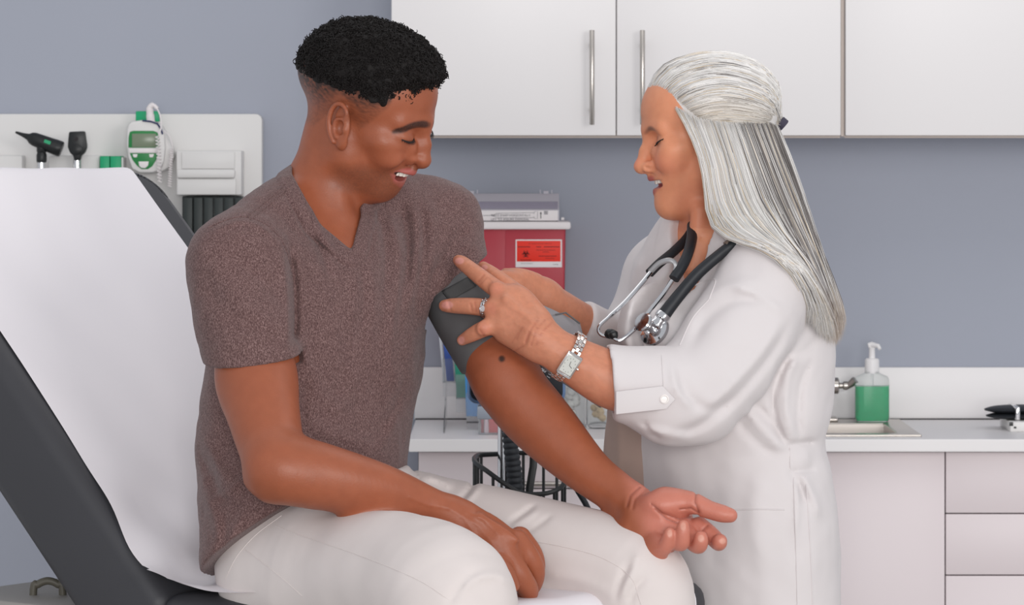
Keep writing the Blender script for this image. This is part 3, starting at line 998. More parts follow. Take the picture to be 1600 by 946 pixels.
t = thing('probe_cover_box', 'bright green box of probe covers beside the ophthalmoscope', 'box', (zx(173, 7.39), 7.39, zz(300, 7.39)))
MB().span((zx(156.5, 7.39), 7.385, zz(300, 7.39)), (zx(171.5, 7.39), 7.45, zz(244, 7.39)), 0.002).build('left_half', M_GREEN, t)
MB().span((zx(172.3, 7.39), 7.385, zz(300, 7.39)), (zx(189.5, 7.39), 7.45, zz(244, 7.39)), 0.003).build('right_half', M_GREEN, t)
MB().span((zx(189.5, 7.39), 7.39, zz(300, 7.39)), (zx(192.5, 7.39), 7.45, zz(246, 7.39)), 0.001).build('spine', M_PLASTIC, t)

YM = 7.37
t = thing('thermometer_unit', 'white and green electronic thermometer with a grey screen and coiled cord', 'thermometer', (zx(228, YM), YM, zz(268, YM)))
sm_ = YM / FPX
def plate(name, poly, y0, depth, m, parent, bevel=0.002):
    return MB().prism([((a - 228) * sm_, -(b - 230) * sm_) for a, b in poly], W(228, 230, YM) + np.array([0, y0, 0]), (1, 0, 0), (0, 0, 1), (0, 1, 0), depth, bevel).build(name, m, parent)
shell = [(205, 190), (222, 187.5), (240, 189), (251, 196), (257, 212), (258, 232), (256, 252), (250, 266), (238, 270), (218, 270), (206, 264), (200, 246), (197.5, 226), (198, 204), (200.5, 194)]
th_ = plate('casing', shell, 0.0, 0.06, M_PLASTIC, t, 0.005)
plate('holster', [(246, 196), (256, 205), (268, 232), (270, 246), (262, 262), (252, 268), (246, 268)], 0.02, 0.05, M_PLASTIC, t, 0.004)
plate('green_face', [(203, 206), (208, 204.5), (240, 204.5), (246, 207), (248.5, 216), (248.5, 231), (200.5, 231), (201, 214)], -0.0015, 0.004, M_GREEN2, th_, 0.001)
plate('screen', [(206.5, 209), (244, 209), (244, 230), (206.5, 230)], -0.0024, 0.003, mat('lcd_screen', srgb(122, 134, 112), 0.25), th_, 0.0005)
plate('white_strip', [(201, 232), (248.5, 232), (248, 239), (202, 239)], -0.002, 0.004, M_LABEL, th_, 0.001)
lw = plate('keypad', [(203, 239.5), (247.5, 239.5), (244, 250), (238, 260), (231, 264.5), (221, 264.5), (214, 259), (207, 250)], -0.0015, 0.004, M_GREEN2, th_, 0.001)
for poly in ([(207, 241), (215, 241), (214, 246), (209, 246)], [(233, 241), (241, 241), (239, 246), (234, 246)], [(216.5, 252.5), (232.5, 252.5), (231.5, 259), (227, 263), (221, 262.5), (217.5, 259)]):
    plate('key', poly, -0.003, 0.003, M_LABEL, th_, 0.0006)
plate('cover_box', [(209.5, 173.5), (246, 173.5), (246.5, 190), (209.5, 190)], 0.03, 0.025, M_GREEN, t, 0.002)
mb = MB()
mb.tube(spline([W(236, 192, YM + .012), W(234.5, 178, YM + .010), W(234.5, 168, YM + .008), W(240, 164.5, YM + .006), W(246, 170, YM + .004)], 5), [0.0085] * 5 + [0.0075] * 5 + [0.0062] * 5 + [0.004] * 6, 12)
pr = mb.build('probe', M_LABEL, t)
MB().tube([W(222.5, 188.5, YM - .001), W(236, 190, YM - .002), W(246, 193.5, YM - .001), W(252, 203, YM), W(254, 210, YM)], 0.0018, 8).build('blue_seal', mat('navy_seal', srgb(40, 46, 92), 0.4), t)
def coil(mb, path, r, turns, wire):
    S = spline(path, 24); L = np.r_[0, np.cumsum(np.linalg.norm(np.diff(S, axis=0), axis=1))]
    N = int(turns * 10); s = np.linspace(0, L[-1], N)
    c = np.stack([np.interp(s, L, S[:, i]) for i in range(3)], 1)
    a = np.linspace(0, turns * 2 * np.pi, N)
    mb.tube(c + r * np.stack([np.cos(a), np.sin(a), 0 * a], 1), wire, 6)
mb = MB()
mb.tube(spline([W(245, 169, YM), W(250, 180, YM - .006), W(252, 196, YM - .010), W(249, 210, YM - .010)], 6), 0.0016, 8)
coil(mb, [W(246, 212, YM - .008), W(248, 240, YM - .010), W(249, 272, YM - .004), W(250, 285, YM)], 0.0042, 14, 0.0013)
mb.build('coiled_cord', M_LABEL, t)
mb = MB()
mb.tube(spline([W(256, 205, YM + .01), W(264, 212, YM + .008), W(269, 226, YM + .008), W(270, 233, YM + .01)], 6), 0.0013, 8)
coil(mb, [W(268, 232, YM + .012), W(266.5, 260, YM + .012), W(265, 292, YM + .012)], 0.0036, 16, 0.0011)
mb.build('coiled_cord', M_LABEL, t)

Yq = 7.385
t = thing('specula_dispenser', 'white stepped wall dispenser under the end of the instrument board', 'dispenser', (zx(326, Yq), 7.42, zz(306, Yq)))
MB().span((zx(275.5, Yq), Yq, zz(305, Yq)), (zx(377.5, Yq), YP, zz(235.5, Yq)), 0.003).build('housing', M_PLASTIC, t)
MB().span((zx(284, Yq), Yq - 0.004, zz(264, Yq)), (zx(367, Yq), Yq + .01, zz(237.5, Yq)), 0.002).build('upper_door', M_PLASTIC, t)
MB().span((zx(276.5, Yq), Yq - 0.012, zz(278.5, Yq)), (zx(368, Yq), Yq + .01, zz(264.5, Yq)), 0.005).build('ledge', M_PLASTIC, t)
MB().span((zx(277, Yq), Yq - 0.006, zz(304.5, Yq)), (zx(369, Yq), Yq + .01, zz(279.5, Yq)), 0.002).build('lower_door', M_PLASTIC, t)

t = thing('cuff_basket', 'dark slatted wall basket hanging under the white dispenser', 'basket', (zx(330, Yq), 7.42, zz(430, Yq)))
MB().span((zx(284, Yq), Yq + 0.01, zz(430, Yq)), (zx(378, Yq), 7.445, zz(307, Yq)), 0.002).build('tub', mat('dark_tub', srgb(34, 40, 40), 0.35), t)
for k in range(6):
    px = 287 + 16 * k
    MB().span((zx(px, Yq), Yq - 0.001, zz(430, Yq)), (zx(px + 13.6, Yq), Yq + 0.011, zz(309, Yq)), 0.0015).build('slat', mat('dark_slat', srgb(40, 47, 46), 0.4) if k == 0 else bpy.data.materials['dark_slat'], t)

# ---------------------------------------------------------------- the exam table
M_VINYL = mat('charcoal_vinyl', srgb(60, 60, 64), 0.5, bump=(700, 0.12, 0.001, 3), vary=(5, 0.3, srgb(54, 54, 58)))
M_PAPER = mat('exam_paper', srgb(230, 226, 230), 0.8, bump=(500, 0.10, 0.001, 3))
M_TABLE = mat('warm_grey_enamel', srgb(150, 146, 142), 0.5)
TA = np.array([0.788, -0.616, 0.0]); TW = np.array([0.616, 0.788, 0.0]); UP = np.array([0, 0, 1.0])
H0 = W(240, 922, 4.80)
beta = math.radians(45)
UB = -TA * math.cos(beta) + UP * math.sin(beta)
NB = TA * math.sin(beta) + UP * math.cos(beta)
BW, BL = 0.59, 0.805
table = thing('exam_table', 'charcoal padded exam table with its backrest raised, under the seated man', 'exam table', (H0[0] + 0.1, H0[1] + 0.2, 0.0))
def frame_box(name, c, s, axes, bevel, m, parent, seg=4):
    q = Matrix([list(map(float, a)) for a in axes]).transposed()
    return MB().box(c, s, bevel, q, seg).build(name, m, parent, sharp=60)
# backrest: a padded slab with rounded corners
mb = MB()
poly = []
r = 0.06
for cx, cy, a in ((BW - r, BL - r, 0), (r, BL - r, 90)):
    for k in range(13):
        th = math.radians(a + 7.5 * k); poly.append((cx + r * math.cos(th), cy + r * math.sin(th)))
poly += [(0, -0.03), (BW, -0.03)]
mb.prism(poly, H0 - NB * 0.14, TW, UB, NB, 0.14, 0.022)
mb.build('backrest_pad', M_VINYL, table, sharp=60)
frame_box('seat_pad', H0 + TW * BW / 2 + TA * 0.255 - UP * 0.045, (BW, 0.51, 0.08), (TW, TA, UP), 0.03, M_VINYL, table)
frame_box('body', H0 + TW * (BW / 2) + TA * 0.20 - UP * (0.09 + 0.35), (BW - 0.06, 0.56, 0.70), (TW, TA, UP), 0.01, M_TABLE, table, 2)
zd = 0.842
frame_box('rear_deck', np.append((H0 + TW * (BW / 2) - TA * 0.26)[:2], zd - 0.21), (BW - 0.02, 0.34, 0.42), (TW, TA, UP), 0.004, M_TABLE, table, 2)
frame_box('foot', np.append((H0 + TW * (BW / 2) + TA * 0.12)[:2], 0.06), (BW - 0.14, 0.46, 0.12), (TW, TA, UP), 0.006, M_DARK, table, 2)
# bracket behind the backrest
c = W(75, 940, 5.06)
lp = [c + np.array([-0.021, 0.0, -0.10]), c + np.array([-0.021, 0, 0.012]), c + np.array([-0.014, 0, 0.024]), c + np.array([0, 0, 0.029]), c + np.array([0.014, 0, 0.024]), c + np.array([0.021, 0, 0.012]), c + np.array([0.021, 0, -0.10])]
MB().tube(spline(lp, 8), 0.0055, 14).build('bracket', mat('bracket_brown', srgb(92, 88, 78), 0.5), table)
# the paper: down the backrest, round the hinge, over the seat
wl = np.linspace(0.042, BW - 0.055, 90)
path = []
for s in np.linspace(BL + 0.06, 0.035, 70):
    if s > BL - 0.02:
        q = (s - (BL - 0.02)) / 0.08 * 1.5
        path.append(UB * (BL - 0.02 + 0.028 * math.sin(q)) + NB * (0.028 * math.cos(q) - 0.028))
    else:
        path.append(UB * s)
for q in np.linspace(0.1, 0.9, 14):            # the turn at the hinge
    a, c_ = UB * 0.035, TA * 0.035
    path.append(a * (1 - q) ** 2 + (TA * 0.008 + UP * 0.006) * 2 * q * (1 - q) + c_ * q ** 2)
for s in np.linspace(0.035, 0.485, 44):
    path.append(TA * s)
for q in np.linspace(0.15, 1.57, 8):
    path.append(TA * (0.485 + 0.032 * math.sin(q)) - UP * (0.032 - 0.032 * math.cos(q)))
path.append(TA * 0.519 - UP * 0.09)
path = np.array(path)
tang = np.gradient(path, axis=0); tang /= np.linalg.norm(tang, axis=1)[:, None]
nrm = np.cross(tang, TW); nrm *= np.sign(nrm[:, 2])[:, None]; nrm /= np.linalg.norm(nrm, axis=1)[:, None]
nn = len(path)
along = np.r_[0, np.cumsum(np.linalg.norm(np.diff(path, axis=0), axis=1))]
Vp = []
hinge = along[70 + 7]
for i in range(nn):
    sa = along[i]
    lows = math.exp(-((sa - hinge) / 0.16) ** 2)
    for w_ in wl:
        edge = max(0, (0.075 - w_) / 0.04) if i > 70 else 0
        h = 0.0028 + 0.0008 * math.sin(9 * w_ + 6 * sa)
        h += lows * (0.0045 * (1 + math.sin(24 * w_ + 40 * (sa - hinge) + 2 * math.sin(9 * w_))) + 0.003 * (1 + math.sin(61 * w_ - 30 * sa)))
        h += 0.004 * edge * (1 + math.sin(38 * sa)) * (1 if i > 72 else 0)
        h += 0.0007 * math.sin(50 * w_ + 3 * math.sin(8 * sa))
        ww = w_ - 0.036 * max(lows, 0.55 * min(1.0, max(0.0, (i - 70) / 14.0))) * max(0, 1 - (w_ - wl[0]) / 0.2) - 0.01 * math.sin(2.2 * sa) * (w_ < 0.1) - (0.012 * edge if i > 72 else 0)
        Vp.append(H0 + path[i] + TW * ww + nrm[i] * h)
mw = len(wl)
Fp = [(i * mw + j, i * mw + j + 1, (i + 1) * mw + j + 1, (i + 1) * mw + j) for i in range(nn - 1) for j in range(mw - 1)]
pp_ = mesh_obj('paper_sheet', Vp, Fp, M_PAPER)
tag(pp_, 'white disposable paper running down the backrest and over the seat', 'paper sheet')

# ---------------------------------------------------------------- people: a head in its own axes (forward, left, up), metres, origin between the ears
def head_frame(yaw, pitch, roll):
    y, p, r = (math.radians(a) for a in (yaw, pitch, roll))
    f = np.array([math.cos(y), math.sin(y), 0]); l = np.array([-math.sin(y), math.cos(y), 0]); u = np.array([0, 0, 1.0])
    f2 = math.cos(p) * f - math.sin(p) * u; u2 = math.cos(p) * u + math.sin(p) * f
    return np.array([f2, math.cos(r) * l + math.sin(r) * u2, math.cos(r) * u2 - math.sin(r) * l])

def mm(*a):
    return tuple(x / 1000.0 for x in a)

def head_sdf(p):
    """p: proportions; returns the field and the curves that colour it"""
    S = Sdf(); g = p.get
    fem = g('fem', 0.0); ch = g('chin', 0.0)
    S.ell(mm(-8, 0, 46), mm(98, 75, 70 - 4 * fem), k=0.02)
    S.ell(mm(36, 0, 34), mm(60 - 2 * fem + g('fore', 0), 62, 66 - 3 * fem), k=0.03)
    S.ell(mm(54, 0, -26), mm(38, 50 - 2 * fem, 52), k=0.03)
    jw = 46 - 5 * fem
    for s in (-1, 1):
        S.cap(mm(8, s * jw, -30), mm(16, s * (jw - 1), -52), mm(20)[0], mm(17)[0], k=0.03)
        S.cap(mm(16, s * (jw - 1), -52), mm(76 + ch, s * 12, -88 + g('chin_u', 0.0)), mm(17 - 2 * fem)[0], mm(15)[0], k=0.026)
        S.ell(mm(58, s * 47, -14), mm(24, 17, 15), k=0.02)                     # cheekbone
        S.ell(mm(70, s * 37, -33), mm(19 - 3 * fem, 16 - fem, 16 - 2 * fem), k=0.016 + 0.01 * fem)                    # cheek pushed up by the smile
        S.cap(mm(91, s * 8, 19), mm(76, s * 46, 20), mm(9 - 2 * fem)[0], mm(7)[0], k=0.016)   # brow ridge
    S.ell(mm(62 + g('muz', 0.0), 0, -60 + g('muz_u', 0.0)), mm(32, 34, 32), k=0.02)                              # muzzle under lips
    S.ell(mm(79 + ch, 0, -88 + g('chin_u', 0.0)), mm(17, 20 - 4 * fem, 16), k=0.018)                   # chin
    S.cap(mm(30, 0, -62), mm(62, 0, -82 + g('chin_u', 0.0)), mm(24)[0], mm(16)[0], k=0.03)
    ef = g('eye_f', 0.0); nu = g('nose_u', 0.0)
    # eye sockets
    for s in (-1, 1):
        S.ell(mm(99 + ef, s * 30, 3), mm(13, 17, 12), k=0.014, op='s')
        S.ell(mm(72.5 + ef, s * 33.5, 1), mm(17, 19.5, 11.5), k=0.005)                    # closed lids over the eyeball
        S.cap(mm(88 + ef, s * 22, -12), mm(78 + ef, s * 44, -10), 0.0035, 0.0025, k=0.012)   # pouch under the eye
    for s in (-1, 1):
        S.ell(mm(88 - 7 * fem, s * 17, -20 + 3 * fem), mm(11 - 3 * fem, 9 - fem, 12 - 2 * fem), k=0.012)                      # side of the nose running into the cheek
    # nose
    n = g('nose', 1.0); nw = g('nose_w', 1.0); tip = 121 * n
    S.cap(mm(91 - 4 * fem, 0, 14 + nu * .5), mm(104 + g('bridge', 0), 0, -14 + nu), 0.0065, 0.0075, k=0.012)
    S.cap(mm(104 + g('bridge', 0), 0, -14 + nu), mm(tip - 9, 0, -35 + nu), 0.0075, 0.0100 * nw, k=0.008)
    S.ell(mm(tip - 9, 0, -36 + nu), mm(11, 11 * nw, 10), k=0.006)
    for s in (-1, 1):
        S.ell(mm(tip - 19, s * 13 * nw, -38 + nu), mm(11, 8, 9), k=0.005)
        S.ell(mm(tip - 17, s * 6.5 * nw, -47 + nu), mm(6, 3.2, 5), k=0.003, op='s')
    S.cap(mm(96, 0, -44), mm(94, 0, -51), 0.006, 0.007, k=0.008)               # philtrum column
    # mouth
    du = g('mouth_u', 0.0); mo = g('open', 1.0); mw = g('mouth_w', 26.0); mf = g('mouth_f', 0.0); lf = g('lo_f', 0.0); uf = g('up_f', 0.0)
    cf = g('corner_f', 0.0); ml = 0.72 * mw; mid = 86 + mf + g('mid_f', 0.0); cu_ = g('corner_u', 0.0)
    up_c = [mm(78 + mf + cf, -mw - 1, -53 + du + cu_) + (0.0018,), mm(mid, -ml, -54 + du + cu_ * .4) + (0.0032,), mm(90 + mf + uf, -14, -54 + du) + (0.0042,), mm(96.5 + mf + uf, -4, -53 + du) + (0.0052,),
            mm(96.5 + mf + uf, 4, -53 + du) + (0.0052,), mm(90 + mf + uf, 14, -54 + du) + (0.0042,), mm(mid, ml, -54 + du + cu_ * .4) + (0.0032,), mm(78 + mf + cf, mw + 1, -53 + du + cu_) + (0.0018,)]
    lo_c = [mm(78 + mf + cf, -mw, -55 + du + cu_) + (0.0018,), mm(mid - 1 + lf * .4, -ml, -61 - 2.5 * mo + du) + (0.0036,), mm(87 + mf + lf * .7, -15, -64 - 5 * mo + du) + (0.0046,), mm(91.5 + mf + lf, 0, -67 - 7 * mo + du) + (0.0062,),
            mm(87 + mf + lf * .7, 15, -64 - 5 * mo + du) + (0.0046,), mm(mid - 1 + lf * .4, ml, -61 - 2.5 * mo + du) + (0.0036,), mm(78 + mf + cf, mw, -55 + du + cu_) + (0.0018,)]
    op_c = [mm(80 + mf + cf, -mw + 2, -54.5 + du + cu_) + (0.0009,), mm(mid + 1, -ml, -57.2 - 0.8 * mo + du) + (0.001 + 0.0016 * mo,), mm(90 + mf, -13, -59 - 1.8 * mo + du) + (0.0015 + 0.003 * mo,),
            mm(95 + mf, 0, -60 - 2.6 * mo + du) + (0.0018 + 0.0042 * mo,),
            mm(90 + mf, 13, -59 - 1.8 * mo + du) + (0.0015 + 0.003 * mo,), mm(mid + 1, ml, -57.2 - 0.8 * mo + du) + (0.001 + 0.0016 * mo,), mm(80 + mf + cf, mw - 2, -54.5 + du + cu_) + (0.0009,)]
    S.chain(up_c, k=0.004, n=5)
    S.chain(lo_c, k=0.004, n=5)
    for s in (-1, 1):
        S.chain([mm(104, s * 18, -36) + (0.001,), mm(95, s * 27, -42) + (0.0015,), mm(87, s * (mw + 8), -54) + (0.002,), mm(80, s * (mw + 10), -66) + (0.001,)],
                k=0.014 - 0.007 * fem, op='s', n=4)                                          # smile fold
    S.chain(op_c, k=0.0018, op='s', n=6)
    S.ell(mm(86 + mf, 0, -61 - 2.5 * mo + du), mm(11, mw - 6, 2 + 4.2 * mo), k=0.002, op='s')
    # ears
    if g('ears', True):
        for s in (-1, 1):
            a = math.radians(24) * s
            Rm = np.array([[math.cos(a), -math.sin(a), 0], [math.sin(a), math.cos(a), 0], [0, 0, 1]])
            Rt = np.array([[math.cos(.28), 0, -math.sin(.28)], [0, 1, 0], [math.sin(.28), 0, math.cos(.28)]])
            Q = Rm @ Rt
            c0 = np.array(mm(-10 + g('ear_f', 0), s * 76, -10 + g('ear_u', 0)))
            loc = lambda x, y, z: tuple(c0 + Q @ np.array(mm(x, s * y, z)))
            S.ell(loc(0, 0, 0), mm(16, 5.5, 28), k=0.006, rot=Q)
            S.ell(loc(1, -3, -22), mm(9, 5, 11), k=0.006, rot=Q)
            hel = [loc(9, 3, 6) + (0.0028,), loc(12, 4, 20) + (0.003,), loc(3, 6, 30) + (0.0034,), loc(-10, 7, 27) + (0.0036,), loc(-17, 8, 10) + (0.0036,),
                   loc(-15, 7, -8) + (0.0034,), loc(-8, 5, -22) + (0.003,)]
            S.chain(hel, k=0.003, n=5)
            S.ell(loc(-2, 6, 16), mm(10, 4, 9), k=0.002, op='s', rot=Q)        # scapha
            S.chain([loc(4, 4, 10) + (0.0025,), loc(-6, 5, 8) + (0.003,), loc(-9, 5, -4) + (0.003,), loc(-3, 5, -15) + (0.0028,)], k=0.003, n=4)
            S.ell(loc(2, 5, -2), mm(7.5, 7, 10), k=0.002, op='s', rot=Q)       # concha
            S.ell(loc(10, 2, -3), mm(4, 4.5, 6), k=0.003, rot=Q)               # tragus
    C = dict(up=np.array(up_c), lo=np.array(lo_c), op=np.array(op_c))
    return S, C

def chain_dist(P, rows):
    S = spline(rows, 5)
    d = None
    for i in range(len(S) - 1):
        v = _segs(P, S[i, :3], S[i + 1, :3], S[i, 3], S[i + 1, 3])
        d = v if d is None else np.minimum(d, v)
    return d

def sm(a, b, x):
    t = np.clip((x - a) / (b - a), 0, 1)
    return t * t * (3 - 2 * t)

def mixc(C, col, w):
    return C + (np.asarray(col) - C) * w[:, None]

def teeth_mesh(name, frame, t, s, p, m, parent, both=False):
    du = p.get('mouth_u', 0.0); mf = p.get('mouth_f', 0.0); mo = p.get('open', 1.0)
    mb = MB()
    wid = [8.2, 6.8, 7.2, 6.6, 6.4]
    for sgn in (-1, 1):
        ang = 0.0
        for i, w in enumerate(wid):
            a = ang + w / 2 / 25.0; ang += (w + 0.25) / 25.0
            c = np.array(mm(63 + mf + p.get('lo_f', 0) * .15 + 25 * math.cos(a) * 1.12, sgn * 25 * math.sin(a), -59.0 + du + 0.35 * i))
            h = (8.8, 8.0, 8.4, 7.4, 6.6)[i]
            q = Matrix.Rotation(sgn * a, 3, 'Z')
            mb.box(c, mm(4.5, w, h), 0.0013, q, 2)
            if both:
                mb.box(c - np.array(mm(1.5, 0, 9.5 + 3.5 * mo)), mm(4, w * .8, 6), 0.0012, q, 2)
    for v in mb.bm.verts:
        x = t + s * (np.array(v.co) @ frame)
        v.co = Vector(x)
    return mb.build(name, m, parent, sharp=60)

def local(P, frame, t, s):
    return (P - t) @ np.asarray(frame).T / s

def to_world(Q, frame, t, s):
    return t + s * (np.asarray(Q, float) @ np.asarray(frame))

def lash_mesh(name, frame, t, s, m, parent, cu=0.0, th=0.0011, rise=0.0, ef=0.0):
    def at(q):
        u = cu - 3.2 * (1 - q * q) + rise * q
        k = 1 - (q * 18.6 / 20.4) ** 2 - ((u - 1) / 12.2) ** 2
        return np.array([73.9 + ef + 17.7 * math.sqrt(max(k, 0.0)), 34.2 + 18.9 * q, u])
    w = lambda x, sg: to_world(np.array(x) * [1, sg, 1] / 1000.0, frame, t, s)
    for sg in (-1, 1):
        mb = MB()
        qs = np.linspace(-0.9, 0.97, 13)
        mb.tube([w(at(q), sg) for q in qs], [th * s * (0.4 + 0.6 * (1 - q * q)) for q in qs], 6)
        for q in np.linspace(-0.7, 0.95, 14):                     # the lashes themselves
            a = at(q); b = a + np.array([4.0 - 2.5 * max(q, 0), 1.0 + 2.6 * q, -2.4])
            mid = (a + b) / 2 + np.array([0.5, 0, -0.8])
            mb.tube([w(x, sg) for x in (a, mid, b)], [0.0004 * s, 0.0003 * s, 0.0001 * s], 4)
        mb.build(name, m, parent)

def march(sdf, px, py, Y0, lift=0.0):
    """the first point of the surface seen through pixel (px, py), starting at depth Y0"""
    d = W(px, py, 1.0) - np.array([0, 0, ZC])
    t = Y0
    for _ in range(160):
        p = np.array([0, 0, ZC]) + d * t
        e = min(float(sdf.eval(p[None], p, 0.03)[0]), 0.025)
        if e < lift + 0.0002 or t > Y0 + 0.6:
            break
        t += max((e - lift) * 0.75, 0.0003)
    return p

def seams(name, sdf, m, parent, lines, Y0, r=0.0009):
    """each seam a thin raised strip of its own"""
    for ln in lines:
        S = spline(ln, 6) if len(ln) > 2 else np.array([np.array(ln[0]) + (np.array(ln[1]) - np.array(ln[0])) * q for q in np.linspace(0, 1, 9)])
        pts = np.array([march(sdf, a, b, Y0) for a, b in S])
        keep = [0] + [i for i in range(1, len(pts)) if abs(pts[i, 1] - pts[i - 1, 1]) < 0.05]
        pts = pts[keep]
        if len(pts) > 2:
            MB().tube(pts, r, 6).build(name, m, parent)

def covered(V, fields, cell, zlow):
    """vertices whose lattice cell lies well inside one of the clothes"""
    key = np.floor(V / cell).astype(np.int64)
    u, inv = np.unique(key, axis=0, return_inverse=True)
    cen = ((u + 0.5) * cell).astype(np.float32)
    hid = cen[:, 2] < zlow
    for f in fields:
        big = np.floor(cen / 0.12).astype(np.int64)
        _, g_ = np.unique(big, axis=0, return_inverse=True)
        g_ = g_.ravel()
        order = np.argsort(g_, kind='stable'); cuts = np.nonzero(np.diff(g_[order]))[0] + 1
        for ix in np.split(order, cuts):
            c = cen[ix].mean(0).astype(float); r = np.linalg.norm(cen[ix] - c, axis=1).max()
            hid[ix] |= f.eval(cen[ix], c, r + 0.02) < -0.012
    return hid[inv.ravel()]

def thin(V, F, hidden, cell):
    """merges the vertices no one sees (under clothes) into a coarse lattice; the surface stays whole"""
    key = np.floor(V / cell).astype(np.int64)
    code = (key[:, 0] * 4001 + key[:, 1]) * 4001 + key[:, 2]
    n = len(V)
    rep = np.arange(n)
    idx = np.nonzero(hidden)[0]
    u, inv = np.unique(code[idx], return_inverse=True)
    cnt = np.bincount(inv)
    cen = np.stack([np.bincount(inv, V[idx, i]) / cnt for i in range(3)], 1)
    keep = np.nonzero(~hidden)[0]
    rep[keep] = np.arange(len(keep)); rep[idx] = len(keep) + inv
    V2 = np.concatenate([V[keep], cen])
    G = rep[F]
    same = np.stack([G[:, i] == G[:, (i + 1) % 4] for i in range(4)], 1)
    cross = (G[:, 0] == G[:, 2]) | (G[:, 1] == G[:, 3])
    ns = same.sum(1)
    Q = G[(ns == 0) & ~cross]
    T = G[(ns == 1) & ~cross]; st = same[(ns == 1) & ~cross]
    k = st.argmax(1)
    T = np.stack([T[np.arange(len(T)), (k + 1 + i) % 4] for i in range(3)], 1)
    T = T[(T[:, 0] != T[:, 1]) & (T[:, 1] != T[:, 2]) & (T[:, 0] != T[:, 2])]
    Tu = np.unique(np.sort(T, 1), axis=0, return_index=True)[1]
    return V2, (Q, T[Tu])

# ---------------------------------------------------------------- the seated man
M_SKIN_M = mat('brown_skin', (0.4, 0.2, 0.12), 0.42, bump=(420, 0.12, 0.002, 3), attr='Col', sss=0.08, vary=(60, 0.35, (0.88, 0.84, 0.82)), spec=0.5)
M_TEETH = mat('tooth_enamel', srgb(238, 230, 220), 0.25)
M_LASH = mat('dark_lash', srgb(30, 22, 20), 0.6)
MAN_P = dict(fem=0.0, nose=0.945, nose_u=6, chin=-29, lo_f=-9, up_f=0, muz=-9, fore=-5, ear_f=17, ear_u=2, eye_f=5, mouth_u=3, corner_f=-2, mid_f=-1, corner_u=-2, nose_w=1.22, bridge=-1, open=1.15, mouth_w=29)
MAN_F = head_frame(-18, 21, 8)
MAN_S = 1.01
MAN_T = W(563.5, 175.6, 4.93)
man = thing('person', 'man in a heathered brown V-neck t-shirt sitting on the exam table, arm held out', 'person', W(560, 900, 4.86))

